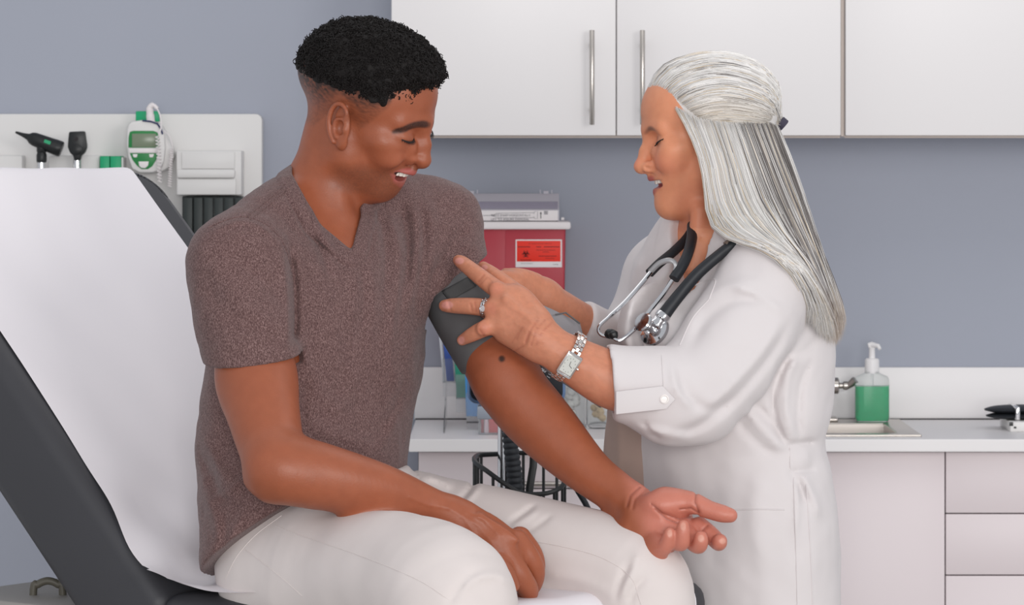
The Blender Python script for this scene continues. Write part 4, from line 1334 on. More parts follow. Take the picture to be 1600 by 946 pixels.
mh, mh_c = head_sdf(MAN_P)
def man_body_sdf(h):
    S = Sdf()
    wd = (0.78, -0.62, 0.0)
    tor = [(505, 375, 4.98, 60), (508, 430, 4.97, 120), (506, 480, 4.95, 170), (500, 520, 4.94, 188), (482, 620, 4.91, 182), (478, 720, 4.89, 178), (490, 800, 4.87, 168), (492, 860, 4.86, 160)]
    S.chain(pchain(tor), k=0.03, flat=(wd, 0.68))
    # neck and trapezius
    S.chain(pchain([(540, 190, 4.94, 60), (534, 215, 4.94, 61), (518, 265, 4.95, 58), (506, 320, 4.96, 60), (500, 370, 4.97, 72)]), k=0.03)
    S.chain(pchain([(500, 300, 4.98, 40), (430, 345, 4.87, 46), (372, 410, 4.79, 62)]), k=0.04)
    S.chain(pchain([(540, 310, 5.0, 36), (620, 330, 5.05, 46), (690, 360, 5.08, 52)]), k=0.04)
    S.cap(W(518, 262, 4.912), W(534, 338, 4.90), R(11, 4.9), R(5, 4.9), k=0.035)
    # near arm
    S.chain(pchain([(372, 415, 4.79, 66), (386, 500, 4.765, 58), (396, 556, 4.748, 61), (401, 596, 4.733, 65), (410, 640, 4.70, 58), (423, 695, 4.66, 52), (436, 732, 4.63, 49)]), k=0.03, n=12)
    S.chain(pchain([(430, 726, 4.63, 44), (470, 738, 4.63, 54), (530, 751, 4.64, 49), (600, 764, 4.66, 37), (660, 785, 4.685, 29), (714, 810, 4.70, 26)]), k=0.02, n=14)
    S.cap(W(398, 752, 4.64), W(420, 760, 4.63), R(13, 4.6), R(20, 4.6), k=0.02)
    # near hand, resting between the thighs
    S.chain(pchain([(708, 808, 4.70, 27), (750, 834, 4.70, 36), (788, 862, 4.705, 36)]), k=0.02, flat=((0.25, -0.93, 0.25), 0.75))
    S.chain(pchain([(776, 848, 4.69, 24), (797, 880, 4.685, 21), (815, 905, 4.685, 18.5), (826, 925, 4.70, 16), (815, 940, 4.72, 13)]), k=0.01)
    S.chain(pchain([(806, 848, 4.715, 21), (826, 872, 4.715, 18), (836, 892, 4.72, 16), (834, 912, 4.735, 14), (825, 928, 4.75, 12)]), k=0.004)
    S.chain(pchain([(812, 842, 4.745, 19), (832, 866, 4.75, 16), (838, 890, 4.757, 14), (830, 912, 4.77, 12)]), k=0.004)
    S.chain(pchain([(760, 868, 4.70, 20), (786, 892, 4.66, 16), (800, 915, 4.66, 13)]), k=0.006)
    for x0, y0, x1, y1 in ((742, 812, 786, 846), (736, 824, 776, 856), (752, 806, 806, 844)):          # tendons on the back of the hand
        S.cap(W(x0, y0, 4.682), W(x1, y1, 4.680), R(3, 4.7), R(5, 4.7), k=0.012)
    for vn in ([(700, 794), (722, 806), (748, 822), (766, 846), (774, 866)], [(728, 800), (756, 812), (782, 838)], [(722, 806), (736, 826), (744, 846)], [(640, 778), (670, 790), (700, 794)]):        # veins
        S.disp((lambda c: (lambda P: 0.0011 * np.exp(-(dist_poly(pix(P), c)[0] / 2.6) ** 2) * (P[:, 1] < 4.72)))(vn), 0.002, W(720, 820, 4.69), 0.11)
    # far arm, held out
    S.chain(pchain([(690, 365, 5.07, 52), (706, 445, 5.02, 50), (742, 510, 4.98, 49), (772, 560, 4.95, 48), (787, 584, 4.93, 50)]), k=0.03)
    S.chain(pchain([(778, 570, 4.94, 47), (803, 612, 4.92, 53), (848, 664, 4.90, 51), (915, 733, 4.86, 38), (960, 765, 4.835, 31), (987, 783, 4.82, 29)]), k=0.02, n=14)
    # far hand, palm up
    hn = (0.35, -0.5, 0.8)
    S.chain(pchain([(985, 783, 4.82, 29), (1012, 800, 4.80, 36), (1050, 815, 4.785, 40)]), k=0.014, flat=(hn, 0.62))
    S.chain(pchain([(1000, 812, 4.79, 26), (1030, 838, 4.772, 20)]), k=0.016, smooth=False)                # heel of the hand
    S.ell(W(1040, 788, 4.775), (0.034, 0.026, 0.020), k=0.014)                                             # thenar
    S.chain(pchain([(1040, 784, 4.775, 22), (1078, 786, 4.765, 18), (1108, 797, 4.755, 14.5), (1128, 803, 4.75, 14), (1141, 806, 4.748, 11.5)]), k=0.008)
    fingers = [[(1022, 838, 4.768, 14), (1030, 850, 4.745, 13), (1040, 853, 4.732, 12.5), (1045, 840, 4.724, 10.5), (1046, 834, 4.724, 9.5)],
               [(1046, 834, 4.770, 15), (1058, 846, 4.745, 13.5), (1065, 848, 4.728, 13), (1067, 832, 4.722, 11.5), (1067, 822, 4.724, 10)],
               [(1072, 830, 4.772, 15), (1084, 848, 4.750, 14), (1092, 853, 4.735, 13), (1095, 846, 4.727, 12), (1095, 840, 4.727, 10.5)],
               [(1092, 822, 4.775, 15), (1112, 838, 4.762, 14), (1122, 848, 4.750, 13), (1124, 848, 4.740, 12.5), (1125, 846, 4.737, 11.5)]]
    for fg in fingers:
        S.chain(pchain(fg), k=0.0035, n=5)
    # palm creases
    for cr in ([(1018, 788), (1035, 802), (1062, 812), (1090, 806)], [(1024, 796), (1042, 812), (1058, 818)], [(1088, 770), (1086, 785), (1092, 800)], [(1098, 829), (1106, 822)],
               [(1062, 796), (1080, 794), (1092, 802)], [(1000, 762), (985, 775), (980, 792)], [(1008, 765), (992, 780), (988, 795)]):
        S.disp((lambda c: (lambda P: -0.0020 * np.exp(-(dist_poly(pix(P), c)[0] / 2.2) ** 2) * (P[:, 1] < 4.84) * (P[:, 0] > .14)))(cr), 0.002, W(1050, 800, 4.78), 0.10)
    # pelvis and legs (inside the trousers)
    for lg in man_legs(-10):
        S.chain(pchain(lg), k=0.03)
    S.group(mh, MAN_F, MAN_T, MAN_S, k=0.022, c=(0.01, 0, 0.0), r=0.16)
    return S

def man_legs(d):
    near = [(478, 880, 4.77, 94), (550, 898, 4.68, 104), (640, 912, 4.58, 108), (703, 948, 4.50, 108), (700, 1060, 4.50, 92), (690, 1250, 4.56, 72), (690, 1330, 4.58, 60)]
    far = [(570, 838, 4.99, 98), (700, 842, 4.94, 92), (850, 866, 4.87, 86), (960, 892, 4.81, 84), (1005, 928, 4.78, 80), (1000, 1040, 4.78, 76), (990, 1230, 4.84, 62), (990, 1310, 4.86, 54)]
    return [[(a, b, Y, r + d) for a, b, Y, r in leg] for leg in (near, far)]

def man_colour(V):
    n = len(V)
    base = np.array(srgb(157, 88, 60))
    C = np.tile(base, (n, 1))
    Q = local(V, MAN_F, MAN_T, MAN_S) * 1000
    inhead = (np.linalg.norm(Q - [10, 0, 10], axis=1) < 150)
    nz = vnoise(V, 55.0) * 0.5 + vnoise(V, 140.0, 3) * 0.5
    C *= (1 + 0.06 * nz)[:, None]
    # palm of the open hand is lighter and pinker
    px = pix(V)
    pw = sm(975, 1015, px[:, 0] - 0.35 * (px[:, 1] - 790)) * (V[:, 1] < 4.85) * sm(900, 860, px[:, 1]) * (V[:, 0] > .1)
    C = mixc(C, srgb(204, 128, 110), pw * 0.85)
    for c, ax in (((1046.5, 834), (4.2, 6)), ((1067.5, 823), (4.6, 6.5)), ((1095.5, 842), (5, 6)), ((1129, 846), (5, 5))):          # nails of the open hand
        C = mixc(C, srgb(214, 158, 140), 0.8 * sm(1.15, 0.8, np.hypot((px[:, 0] - c[0]) / ax[0], (px[:, 1] - c[1]) / ax[1])) * (V[:, 1] < 4.745) * (V[:, 0] > .15))
    for cr in ([(1018, 788), (1035, 802), (1062, 812), (1090, 806)], [(1024, 796), (1042, 812), (1058, 818)], [(1088, 770), (1086, 785), (1092, 800)], [(1098, 829), (1106, 822)], [(1062, 796), (1080, 794), (1092, 802)], [(1000, 762), (985, 775), (980, 792)]):
        sel = np.nonzero((V[:, 0] > .14) & (V[:, 1] < 4.84) & (px[:, 1] > 740))[0]
        C[sel] = mixc(C[sel], srgb(128, 66, 54), 0.6 * np.exp(-(dist_poly(px[sel], cr)[0] / 1.3) ** 2))
    # face
    Qh = Q[inhead]; Ch = C[inhead]
    f, l, u = Qh.T
    beard = sm(-42, -62, u - 0.25 * (f - 60)) * sm(0, 22, f) + 0.0
    beard = np.maximum(beard, sm(-38, -46, u) * sm(84, 90, f) * sm(26, 14, np.abs(l)))
    beard *= sm(-104, -92, u) * 0.9 + 0.1
    nb = 0.75 + 0.35 * vnoise(Qh / 1000, 900, 5)
    Ch = mixc(Ch, srgb(92, 60, 48), np.clip(beard * 0.52 * nb, 0, 1))
    Ch = mixc(Ch, srgb(190, 112, 84), 0.35 * sm(30, 8, np.hypot(l + 38, u + 28)) * (f > 40))
    upl = chain_dist(Qh / 1000, mh_c['up']); lol = chain_dist(Qh / 1000, mh_c['lo'])
    Ch = mixc(Ch, srgb(172, 92, 84), sm(0.0030, 0.0006, np.minimum(upl + .0008, lol)))
    opn = chain_dist(Qh / 1000, mh_c['op'])
    Ch = mixc(Ch, srgb(58, 20, 18), sm(0.0015, -0.0002, opn) * (f < 93))
    # brows
    for s in (-1, 1):
        br = [mm(99, s * 6, 21) + (0.0040,), mm(97, s * 20, 22.5) + (0.0046,), mm(91, s * 36, 20) + (0.0048,), mm(83, s * 48, 14) + (0.0044,), mm(74, s * 56, 7) + (0.0020,)]
        d = chain_dist(Qh / 1000, br)
        Ch = mixc(Ch, srgb(34, 24, 22), sm(0.003, -0.0012, d) * (0.86 + 0.14 * vnoise(Qh / 1000, 1300)))
    # clipped fade of the hair at the sides and back
    lo = np.interp(f, [-110, -60, -40, -8, 28, 36, 60, 66], [-30, -34, -30, 22, -8, 2, 38, 60])
    hi = np.interp(f, [-100, -40, 20, 60], [34, 44, 50, 54])
    al = np.abs(l)
    front = np.interp(al, [0, 40, 58, 64, 80], [80, 74, 58, 60, 60])
    k = sm(0, 1, (u - lo) / np.maximum(hi - lo, 8))
    k = np.maximum(k * 1.25, 0.35 * sm(-4, 6, u - lo)) * sm(3, -2, f - front - 0.0 * u)
    fn = 0.75 + 0.4 * vnoise(Qh / 1000 * [0.45, 1, 1], 520, 2)
    fade = np.clip(k * fn, 0, 1)
    eard = (np.abs(l) > 79) & (f > -40) & (f < 12) & (np.abs(u + 10) < 36)
    Ch = mixc(Ch, srgb(32, 24, 22), fade * ~eard * 0.93)
    Ch = mixc(Ch, srgb(150, 80, 56), eard * 0.25)
    C[inhead] = Ch
    # a mole by the crook of the held-out arm
    C = mixc(C, srgb(60, 36, 28), sm(7, 3, np.hypot(px[:, 0] - 784, px[:, 1] - 561)) * (V[:, 0] > -.1) * (V[:, 1] > 4.8))
    return C
teeth_mesh('teeth', MAN_F, MAN_T, MAN_S, MAN_P, M_TEETH, man)
lash_mesh('eyelash', MAN_F, MAN_T, MAN_S, M_LASH, man, cu=0.5, th=0.0017, ef=5.0)

# ---------------------------------------------------------------- his hair: a cropped cap of curls
M_HAIR_M = mat('black_curls', srgb(24, 20, 19), 0.62, bump=(900, 0.4, 0.002, 3), spec=0.3)
def man_cap(pad=0.0, rough=True):
    S = Sdf()
    c = np.array(mm(-8, 0, 46)); r0 = np.array(mm(98, 75, 70))
    def f(P, c_, R_):
        Q = P * 1000
        fq, l, u = Q.T
        t = np.interp(u, [28, 48, 66, 88, 120], [0.2, 2.2, 7, 10, 13]) + np.interp(fq, [-110, -60, -20, 60, 90], [-7, -5, 0, 1, 4]) * sm(40, 70, u)
        d = mh.eval(P, c_, None if R_ is None else R_ + 0.03) * 1000 - t
        al = np.abs(l)
        lowedge = np.interp(fq, [-110, -60, 20, 50, 62], [30, 34, 42, 36, 32])
        front = np.interp(al, [0, 40, 54, 60, 66, 80], [90, 84, 72, 64, 60, 60]) + np.interp(u, [60, 76], [-6, 0]) + np.interp(u, [80, 110], [0, 30])
        e = np.maximum(lowedge - u, (fq - front) * 0.8)
        d = np.maximum(d, e)
        if rough:
            d = d - 2.6 * vnoise(P, 105, 1) - 1.6 * vnoise(P, 230, 2)
        return (d - pad) / 1000.0
    S.add(f, (0, 0, 0.07), 0.16, 'u', 0.005)
    return S
cap_s = man_cap()
V, F = surface(cap_s, *grid_for((-0.15, -0.12, 0.0), (0.13, 0.12, 0.18), 0.0022), relax=1)
hair = mesh_obj('hair', to_world(V, MAN_F, MAN_T, MAN_S), F, M_HAIR_M, man)
def curls(V, F, n, seed):
    rg = np.random.default_rng(seed)
    V = V[(V[:, 2] > 0.040) & ~((V[:, 0] > 0.03) & (V[:, 2] < 0.047))]
    pick = rg.choice(len(V), n, replace=False)
    cen = V.mean(0)
    vv, ff = [], []
    K, T = 5, 11
    ang = np.linspace(0, 2 * np.pi, K, endpoint=False)
    for i in pick:
        o = V[i]; nrm = _unit(o - np.array(mm(-8, 0, 45)))
        a = _unit(np.cross(nrm, rg.normal(size=3))); b = np.cross(nrm, a)
        ax = _unit(nrm * rg.uniform(0.2, 1.0) + a * rg.uniform(-1, 1) + b * rg.uniform(-1, 1))
        a = _unit(np.cross(ax, rg.normal(size=3))); b = np.cross(ax, a)
        rad = rg.uniform(0.0012, 0.0028); ln = rg.uniform(0.004, 0.009); turns = rg.uniform(1.1, 1.9)
        t = np.linspace(0, 1, T)
        th = 2 * np.pi * turns * t + rg.uniform(0, 6)
        pts = o - nrm * 0.002 + ax * (ln * t)[:, None] + rad * (np.cos(th)[:, None] * a + np.sin(th)[:, None] * b)
        tan = np.gradient(pts, axis=0); tan /= np.linalg.norm(tan, axis=1)[:, None]
        s1 = np.cross(tan, ax); s1 /= np.linalg.norm(s1, axis=1)[:, None] + 1e-9; s2 = np.cross(tan, s1)
        rr = 0.0010 * (1 - 0.6 * t ** 3)
        ring = pts[:, None] + rr[:, None, None] * (np.cos(ang)[None, :, None] * s1[:, None] + np.sin(ang)[None, :, None] * s2[:, None])
        base = len(vv) * T * K
        vv.append(ring.reshape(-1, 3))
        q = np.arange(T - 1)[:, None] * K + np.arange(K)
        q2 = np.arange(T - 1)[:, None] * K + (np.arange(K) + 1) % K
        ff.append(base + np.stack([q, q2, q2 + K, q + K], -1).reshape(-1, 4))
    return np.concatenate(vv), np.concatenate(ff)
cv, cf = curls(V, F, 5200, 3)
co = mesh_obj('curls', to_world(cv, MAN_F, MAN_T, MAN_S), cf, M_HAIR_M, hair)
co['kind'] = 'stuff'

# ---------------------------------------------------------------- his t-shirt
def heather(name, c1, c2, c3):
    m = mat(name, c1, 0.9, sheen=0.15, spec=0.2)
    nt = m.node_tree; b = nt.nodes['Principled BSDF']
    tc = nt.nodes['Texture Coordinate']
    mp = nt.nodes.new('ShaderNodeMapping'); mp.inputs['Scale'].default_value = (1.0, 1.0, 0.45)
    nt.links.new(tc.outputs['Object'], mp.inputs['Vector'])
    n = nt.nodes.new('ShaderNodeTexNoise'); n.inputs['Scale'].default_value = 800; n.inputs['Detail'].default_value = 4; n.inputs['Roughness'].default_value = 0.7
    nt.links.new(mp.outputs['Vector'], n.inputs['Vector'])
    r = nt.nodes.new('ShaderNodeValToRGB')
    r.color_ramp.elements[0].position = 0.34; r.color_ramp.elements[0].color = (*c2, 1)
    r.color_ramp.elements[1].position = 0.68; r.color_ramp.elements[1].color = (*c3, 1)
    e = r.color_ramp.elements.new(0.5); e.color = (*c1, 1)
    nt.links.new(n.outputs['Fac'], r.inputs['Fac']); nt.links.new(r.outputs['Color'], b.inputs['Base Color'])
    bp = nt.nodes.new('ShaderNodeBump'); bp.inputs['Strength'].default_value = 0.25; bp.inputs['Distance'].default_value = 0.002
    nt.links.new(n.outputs['Fac'], bp.inputs['Height']); nt.links.new(bp.outputs['Normal'], b.inputs['Normal'])
    return m
M_SHIRT = heather('brown_heather_jersey', srgb(104, 79, 77), srgb(70, 50, 50), srgb(150, 123, 120))

neck_hole = Sdf()
NH = [(524, 262, 4.93, 70), (516, 300, 4.92, 52), (524, 335, 4.90, 36), (549, 390, 4.86, 3)]
neck_hole.chain(pchain([(530, 215, 4.95, 75), (524, 255, 4.945, 66)]), k=0.002)
neck_hole.chain(pchain(NH[:1] + [(520, 300, 4.90, 50), (528, 330, 4.88, 36)]), k=0.004, flat=((-0.04, -1.0, 0.1), 2.2), n=14)
neck_hole.chain(pchain([(528, 330, 4.88, 36), (539, 362, 4.865, 18), (550, 394, 4.85, 1.2)]), k=0.002, flat=((-0.04, -1.0, 0.1), 5), n=14)

def shirt_sdf():
    S = Sdf()
    wd = (0.78, -0.62, 0.0)
    tor = [(505, 345, 4.98, 66), (508, 420, 4.97, 132), (506, 470, 4.955, 176), (500, 530, 4.94, 196), (484, 620, 4.92, 195), (474, 700, 4.90, 196), (474, 770, 4.88, 190), (478, 850, 4.86, 182), (480, 930, 4.85, 178)]
    S.chain(pchain(tor), k=0.03, flat=(wd, 0.70))
    S.chain(pchain([(505, 300, 4.98, 62), (440, 338, 4.88, 58), (372, 408, 4.79, 72)]), k=0.04)
    S.chain(pchain([(545, 310, 5.0, 52), (625, 325, 5.05, 56), (683, 350, 5.08, 62)]), k=0.045)
    S.chain(pchain([(640, 430, 4.99, 60), (655, 380, 5.02, 60)]), k=0.05, smooth=False)
    S.chain(pchain([(430, 450, 4.84, 70), (450, 540, 4.83, 60)]), k=0.05, smooth=False)
    S.chain(pchain([(420, 800, 4.77, 80), (418, 870, 4.765, 92)]), k=0.05, smooth=False)
    hemA, hemB, hemC = W(330, 893, 4.80), W(442, 792, 4.70), W(638, 741, 4.96)
    n = np.cross(hemB - hemA, hemC - hemA); n = n if n[2] < 0 else -n
    hem_n = _unit(n)
    sl = Sdf()
    sl.chain(pchain([(370, 412, 4.79, 77), (378, 470, 4.775, 82), (388, 530, 4.755, 79), (396, 575, 4.745, 76), (400, 620, 4.74, 76)]), k=0.02)
    n1 = _unit((0.115, 0.1, -0.99)); p1 = W(395, 561, 4.75)
    sl.plane(p1 + 0.007 * n1, n1, k=0.002)
    S.add(lambda P, c, R_: sl.eval(P, c, R_), W(385, 490, 4.77), 0.17, 'u', 0.022)
    sr = Sdf()
    sr.chain(pchain([(683, 352, 5.07, 66), (700, 405, 5.045, 63), (716, 460, 5.02, 58), (730, 490, 5.01, 56)]), k=0.02)
    n2 = _unit((0.60, 0.0, -0.80)); p2 = W(705, 442, 5.03)
    sr.plane(p2 + 0.007 * n2, n2, k=0.002)
    S.add(lambda P, c, R_: sr.eval(P, c, R_), W(700, 410, 5.05), 0.13, 'u', 0.03)
    F_ = [([(452, 385), (459, 440), (461, 500), (458, 545)], 7, -0.010), ([(440, 400), (449, 470), (450, 540)], 8, 0.004),
          ([(330, 362), (376, 346), (412, 358), (440, 390)], 5, 0.0022),
          
          ([(470, 320), (490, 345), (525, 402)], 9, 0.0045), ([(480, 352), (505, 400), (520, 450)], 7, -0.004),
          ([(550, 405), (556, 450), (545, 520)], 8, 0.003), ([(575, 400), (585, 470), (575, 560)], 10, 0.0035), ([(566, 415), (570, 480), (560, 540)], 7, -0.003),
          ([(606, 325), (622, 385), (620, 460), (605, 540)], 8, 0.006), ([(592, 335), (603, 400), (600, 470)], 7, -0.0045),
          ([(640, 300), (652, 360), (646, 430), (630, 520)], 8, 0.006), ([(628, 320), (638, 380), (635, 450)], 6, -0.005),
          ([(668, 310), (676, 365), (666, 430)], 8, 0.005), ([(660, 330), (664, 390), (655, 450)], 5, -0.004),
          ([(734, 352), (705, 388), (680, 428), (668, 462)], 6, -0.004), ([(738, 375), (712, 405), (685, 445)], 6, 0.004), ([(722, 340), (690, 380), (672, 420)], 6, 0.003),
          ([(320, 400), (350, 440), (400, 490), (455, 520)], 13, 0.0035), ([(318, 450), (360, 490), (410, 525)], 10, -0.003), ([(340, 385), (400, 430), (452, 490)], 10, -0.003),
          ([(316, 705), (330, 745), (350, 782), (390, 795)], 8, -0.006), ([(322, 690), (345, 735), (372, 765)], 8, 0.005), ([(338, 778), (362, 766), (388, 740)], 6, 0.004),
          ([(320, 770), (336, 810), (345, 850)], 8, 0.005), ([(352, 800), (350, 835), (343, 870)], 6, -0.004), ([(380, 800), (366, 830), (356, 850)], 6, 0.003),
          ([(625, 640), (600, 690), (570, 725)], 10, 0.004), ([(632, 600), (610, 650), (585, 690)], 8, -0.003), ([(480, 690), (530, 700), (580, 730)], 10, -0.004), ([(475, 660), (530, 680), (600, 700)], 9, 0.004),
          ([(480, 560), (500, 610), (540, 650)], 12, 0.004), ([(560, 560), (545, 610), (520, 660)], 12, 0.003), ([(620, 500), (612, 560), (622, 610)], 9, 0.003),
          ([(480, 600), (474, 640), (478, 672)], 8, -0.005)]
    ff = folds(F_)
    S.disp(ff, 0.01)
    S.add(lambda P, c, R_: 0.0022 * vnoise(P, 26, 4) + 0.0008 * vnoise(P, 70, 6), None, None, 'd', 0.01)
    # neckline: the hole, then the band around it
    S.add(lambda P, c, R_: neck_hole.eval(P, c, R_), W(535, 300, 4.9), 0.17, 's', 0.002)
    def band(P):
        h = neck_hole.eval(P)
        return 0.0018 * sm(0.0200, 0.0180, h) - 0.0026 * np.exp(-((h - 0.0205) / 0.0020) ** 2)
    S.disp(band, 0.003, W(535, 300, 4.9), 0.19)
    def hems(P):
        a = -(P - p1) @ n1; b = -(P - p2) @ n2; c = -(P - hemB) @ hem_n
        w1 = (P[:, 0] < W(470, 0, 4.75)[0]) & (P[:, 2] > W(0, 600, 4.7)[2]); w2 = P[:, 0] > W(655, 0, 5.0)[0]
        g = lambda x: np.exp(-(x / 0.0012) ** 2)
        return -0.0011 * (w1 * (g(a - 0.021) + g(a - 0.026)) + w2 * g(b - 0.022) + (P[:, 2] < W(0, 715, 4.8)[2]) * (g(c - 0.020)))
    S.disp(hems, 0.003)
    S.plane(hemB, hem_n, k=0.004)
    c1, c2 = Sdf(), Sdf()
    c1.chain(pchain([(394, 545, 4.745, 82), (400, 620, 4.735, 82)]), smooth=False); c1.plane(p1, -n1, k=0.0); c1.plane(p1 + 0.016 * n1, n1, k=0.0)
    c2.chain(pchain([(702, 436, 5.03, 74), (740, 510, 4.99, 74)]), smooth=False); c2.plane(p2, -n2, k=0.0); c2.plane(p2 + 0.030 * n2, n2, k=0.0)
    S.add(lambda P, c, R_: c1.eval(P, c, R_), W(398, 620, 4.73), 0.16, 's', 0.003)
    S.add(lambda P, c, R_: c2.eval(P, c, R_), W(730, 490, 5.0), 0.16, 's', 0.003)
    return S
shirt_f = shirt_sdf()
V, F = surface(shirt_f, *grid_for((-0.48, 4.55, 0.84), (0.0, 5.28, 1.50), 0.0034, fx=((W(450, 0, 4.9)[0], W(600, 0, 4.9)[0], 0.0025),), fy=((4.64, 4.84, 0.0026),), fz=((W(0, 585, 4.75)[2], W(0, 530, 4.75)[2], 0.0022), (W(0, 410, 4.9)[2], W(0, 230, 4.9)[2], 0.0026))), relax=2)
shirt_o = mesh_obj('t_shirt', V, F, M_SHIRT, man)
seams('seam', shirt_f, M_SHIRT, shirt_o, [[(325, 356), (350, 345), (376, 339), (402, 344), (425, 358), (445, 385), (456, 425)], [(386, 338), (415, 315), (446, 288)], [(391, 343), (420, 320), (450, 294)]], 4.5, 0.0011)

# ---------------------------------------------------------------- his trousers
M_TROUSERS = mat('stone_cotton_twill', srgb(218, 209, 206), 0.85, bump=(1500, 0.12, 0.001, 2), vary=(14, 0.25, srgb(202, 193, 189)), sheen=0.1, spec=0.25)
def trousers_sdf():
    S = Sdf()
    for lg in man_legs(0):
        S.chain(pchain(lg), k=0.025)
    S.chain(pchain([(492, 790, 4.87, 140), (490, 850, 4.86, 152), (490, 905, 4.86, 145)]), k=0.04, flat=((0.78, -0.62, 0.0), 0.74))
    S.chain(pchain([(440, 892, 4.79, 96), (500, 905, 4.75, 105)]), k=0.05, smooth=False)
    S.ell(W(585, 790, 4.92), (0.07, 0.07, 0.06), k=0.05)
    S.plane(W(480, 760, 4.87), (-0.18, 0.0, 0.98), k=0.004)
    F_ = [([(745, 752), (728, 772), (715, 785)], 4, -0.006), ([(752, 757), (735, 778), (722, 792)], 4, 0.004),
          ([(838, 788), (815, 805), (795, 818)], 4, -0.004), ([(842, 796), (820, 812), (798, 826)], 5, 0.003), ([(862, 805), (840, 822), (818, 835)], 4, -0.003),
          
          ([(1000, 860), (985, 900), (960, 946)], 8, 0.005), ([(985, 880), (970, 910), (962, 946)], 6, -0.005), ([(1010, 900), (990, 925), (985, 946)], 5, -0.004),
          
          
          ([(720, 925), (740, 905), (775, 900), (800, 915)], 7, 0.005), ([(700, 946), (720, 915), (750, 890)], 6, -0.004),
          ([(660, 742), (690, 752), (705, 760)], 6, 0.006), ([(640, 730), (652, 745), (655, 765)], 3, -0.004), ([(850, 900), (900, 905), (960, 930)], 10, 0.003)]
    S.disp(folds(F_), 0.008)
    S.add(lambda P, c, R_: 0.0016 * vnoise(P, 24, 9), None, None, 'd', 0.01)
    return S
trousers_f = trousers_sdf()
V, F = surface(trousers_f, *grid_for((-0.46, 4.33, 0.50), (0.28, 5.12, 1.05), 0.0036, fz=()), relax=1)
tro = mesh_obj('trousers', V, F, M_TROUSERS, man)
seams('seam', trousers_f, M_TROUSERS, tro, [[(830, 846), (880, 855), (940, 872), (985, 902), (1002, 946)], [(430, 822), (470, 838), (560, 868), (650, 905), (702, 938)], [(384, 860), (410, 880), (445, 908), (472, 932)],
      [(440, 806), (400, 836), (370, 870), (352, 905)]], 4.25, 0.0006)

# ---------------------------------------------------------------- his body, coarse where clothes cover it
body = man_body_sdf(1)
hz = (W(0, 330, 4.93)[2], W(0, 20, 4.93)[2])
gx = [(W(455, 0, 4.93)[0], W(695, 0, 4.93)[0], 0.0013), (W(960, 0, 4.8)[0], W(1160, 0, 4.8)[0], 0.0014), (W(690, 0, 4.7)[0], W(860, 0, 4.7)[0], 0.002)]
gy = [(4.70, 4.85, 0.002), (4.85, 5.03, 0.0014)]
gz = [(hz[0], hz[1], 0.0013), (W(0, 880, 4.77)[2], W(0, 750, 4.77)[2], 0.0016)]
g = grid_for((-0.45, 4.36, 0.40), (0.33, 5.22, 1.68), 0.004, gx, gy, gz)
g = (g[0], g[1], np.concatenate([np.arange(0.40, 0.80, 0.012), g[2][g[2] > 0.805]]))
V, F = surface(body, *g)

V, F = thin(V, F, covered(V, [shirt_f, trousers_f], 0.011, 0.55), 0.011)
body_o = mesh_obj('body', V, F, M_SKIN_M, man, col=man_colour(V))

# ---------------------------------------------------------------- the standing woman
M_SKIN_W = mat('fair_skin', (0.6, 0.3, 0.2), 0.45, bump=(520, 0.12, 0.002, 4), attr='Col', sss=0.12, vary=(70, 0.4, (0.93, 0.86, 0.84)), spec=0.4)
WOM_P = dict(fem=1.0, nose=0.975, nose_w=1.08, bridge=-3, nose_u=2, chin_u=-9, chin=-3, fore=0, eye_f=-5, corner_f=-6, mid_f=-2, corner_u=2, mouth_w=34, open=1.15, ears=False)
WOM_F = head_frame(184, 8, 0)
WOM_S = 0.95
WOM_T = W(1109, 210, 5.10)
woman = thing('person', 'grey-haired woman in a white coat standing and wrapping the cuff', 'person', np.append(W(1140, 900, 5.14)[:2], 0.0))
wh, wh_c = head_sdf(WOM_P)
FW = (-0.90, -0.42, 0.0)          # the way her chest faces

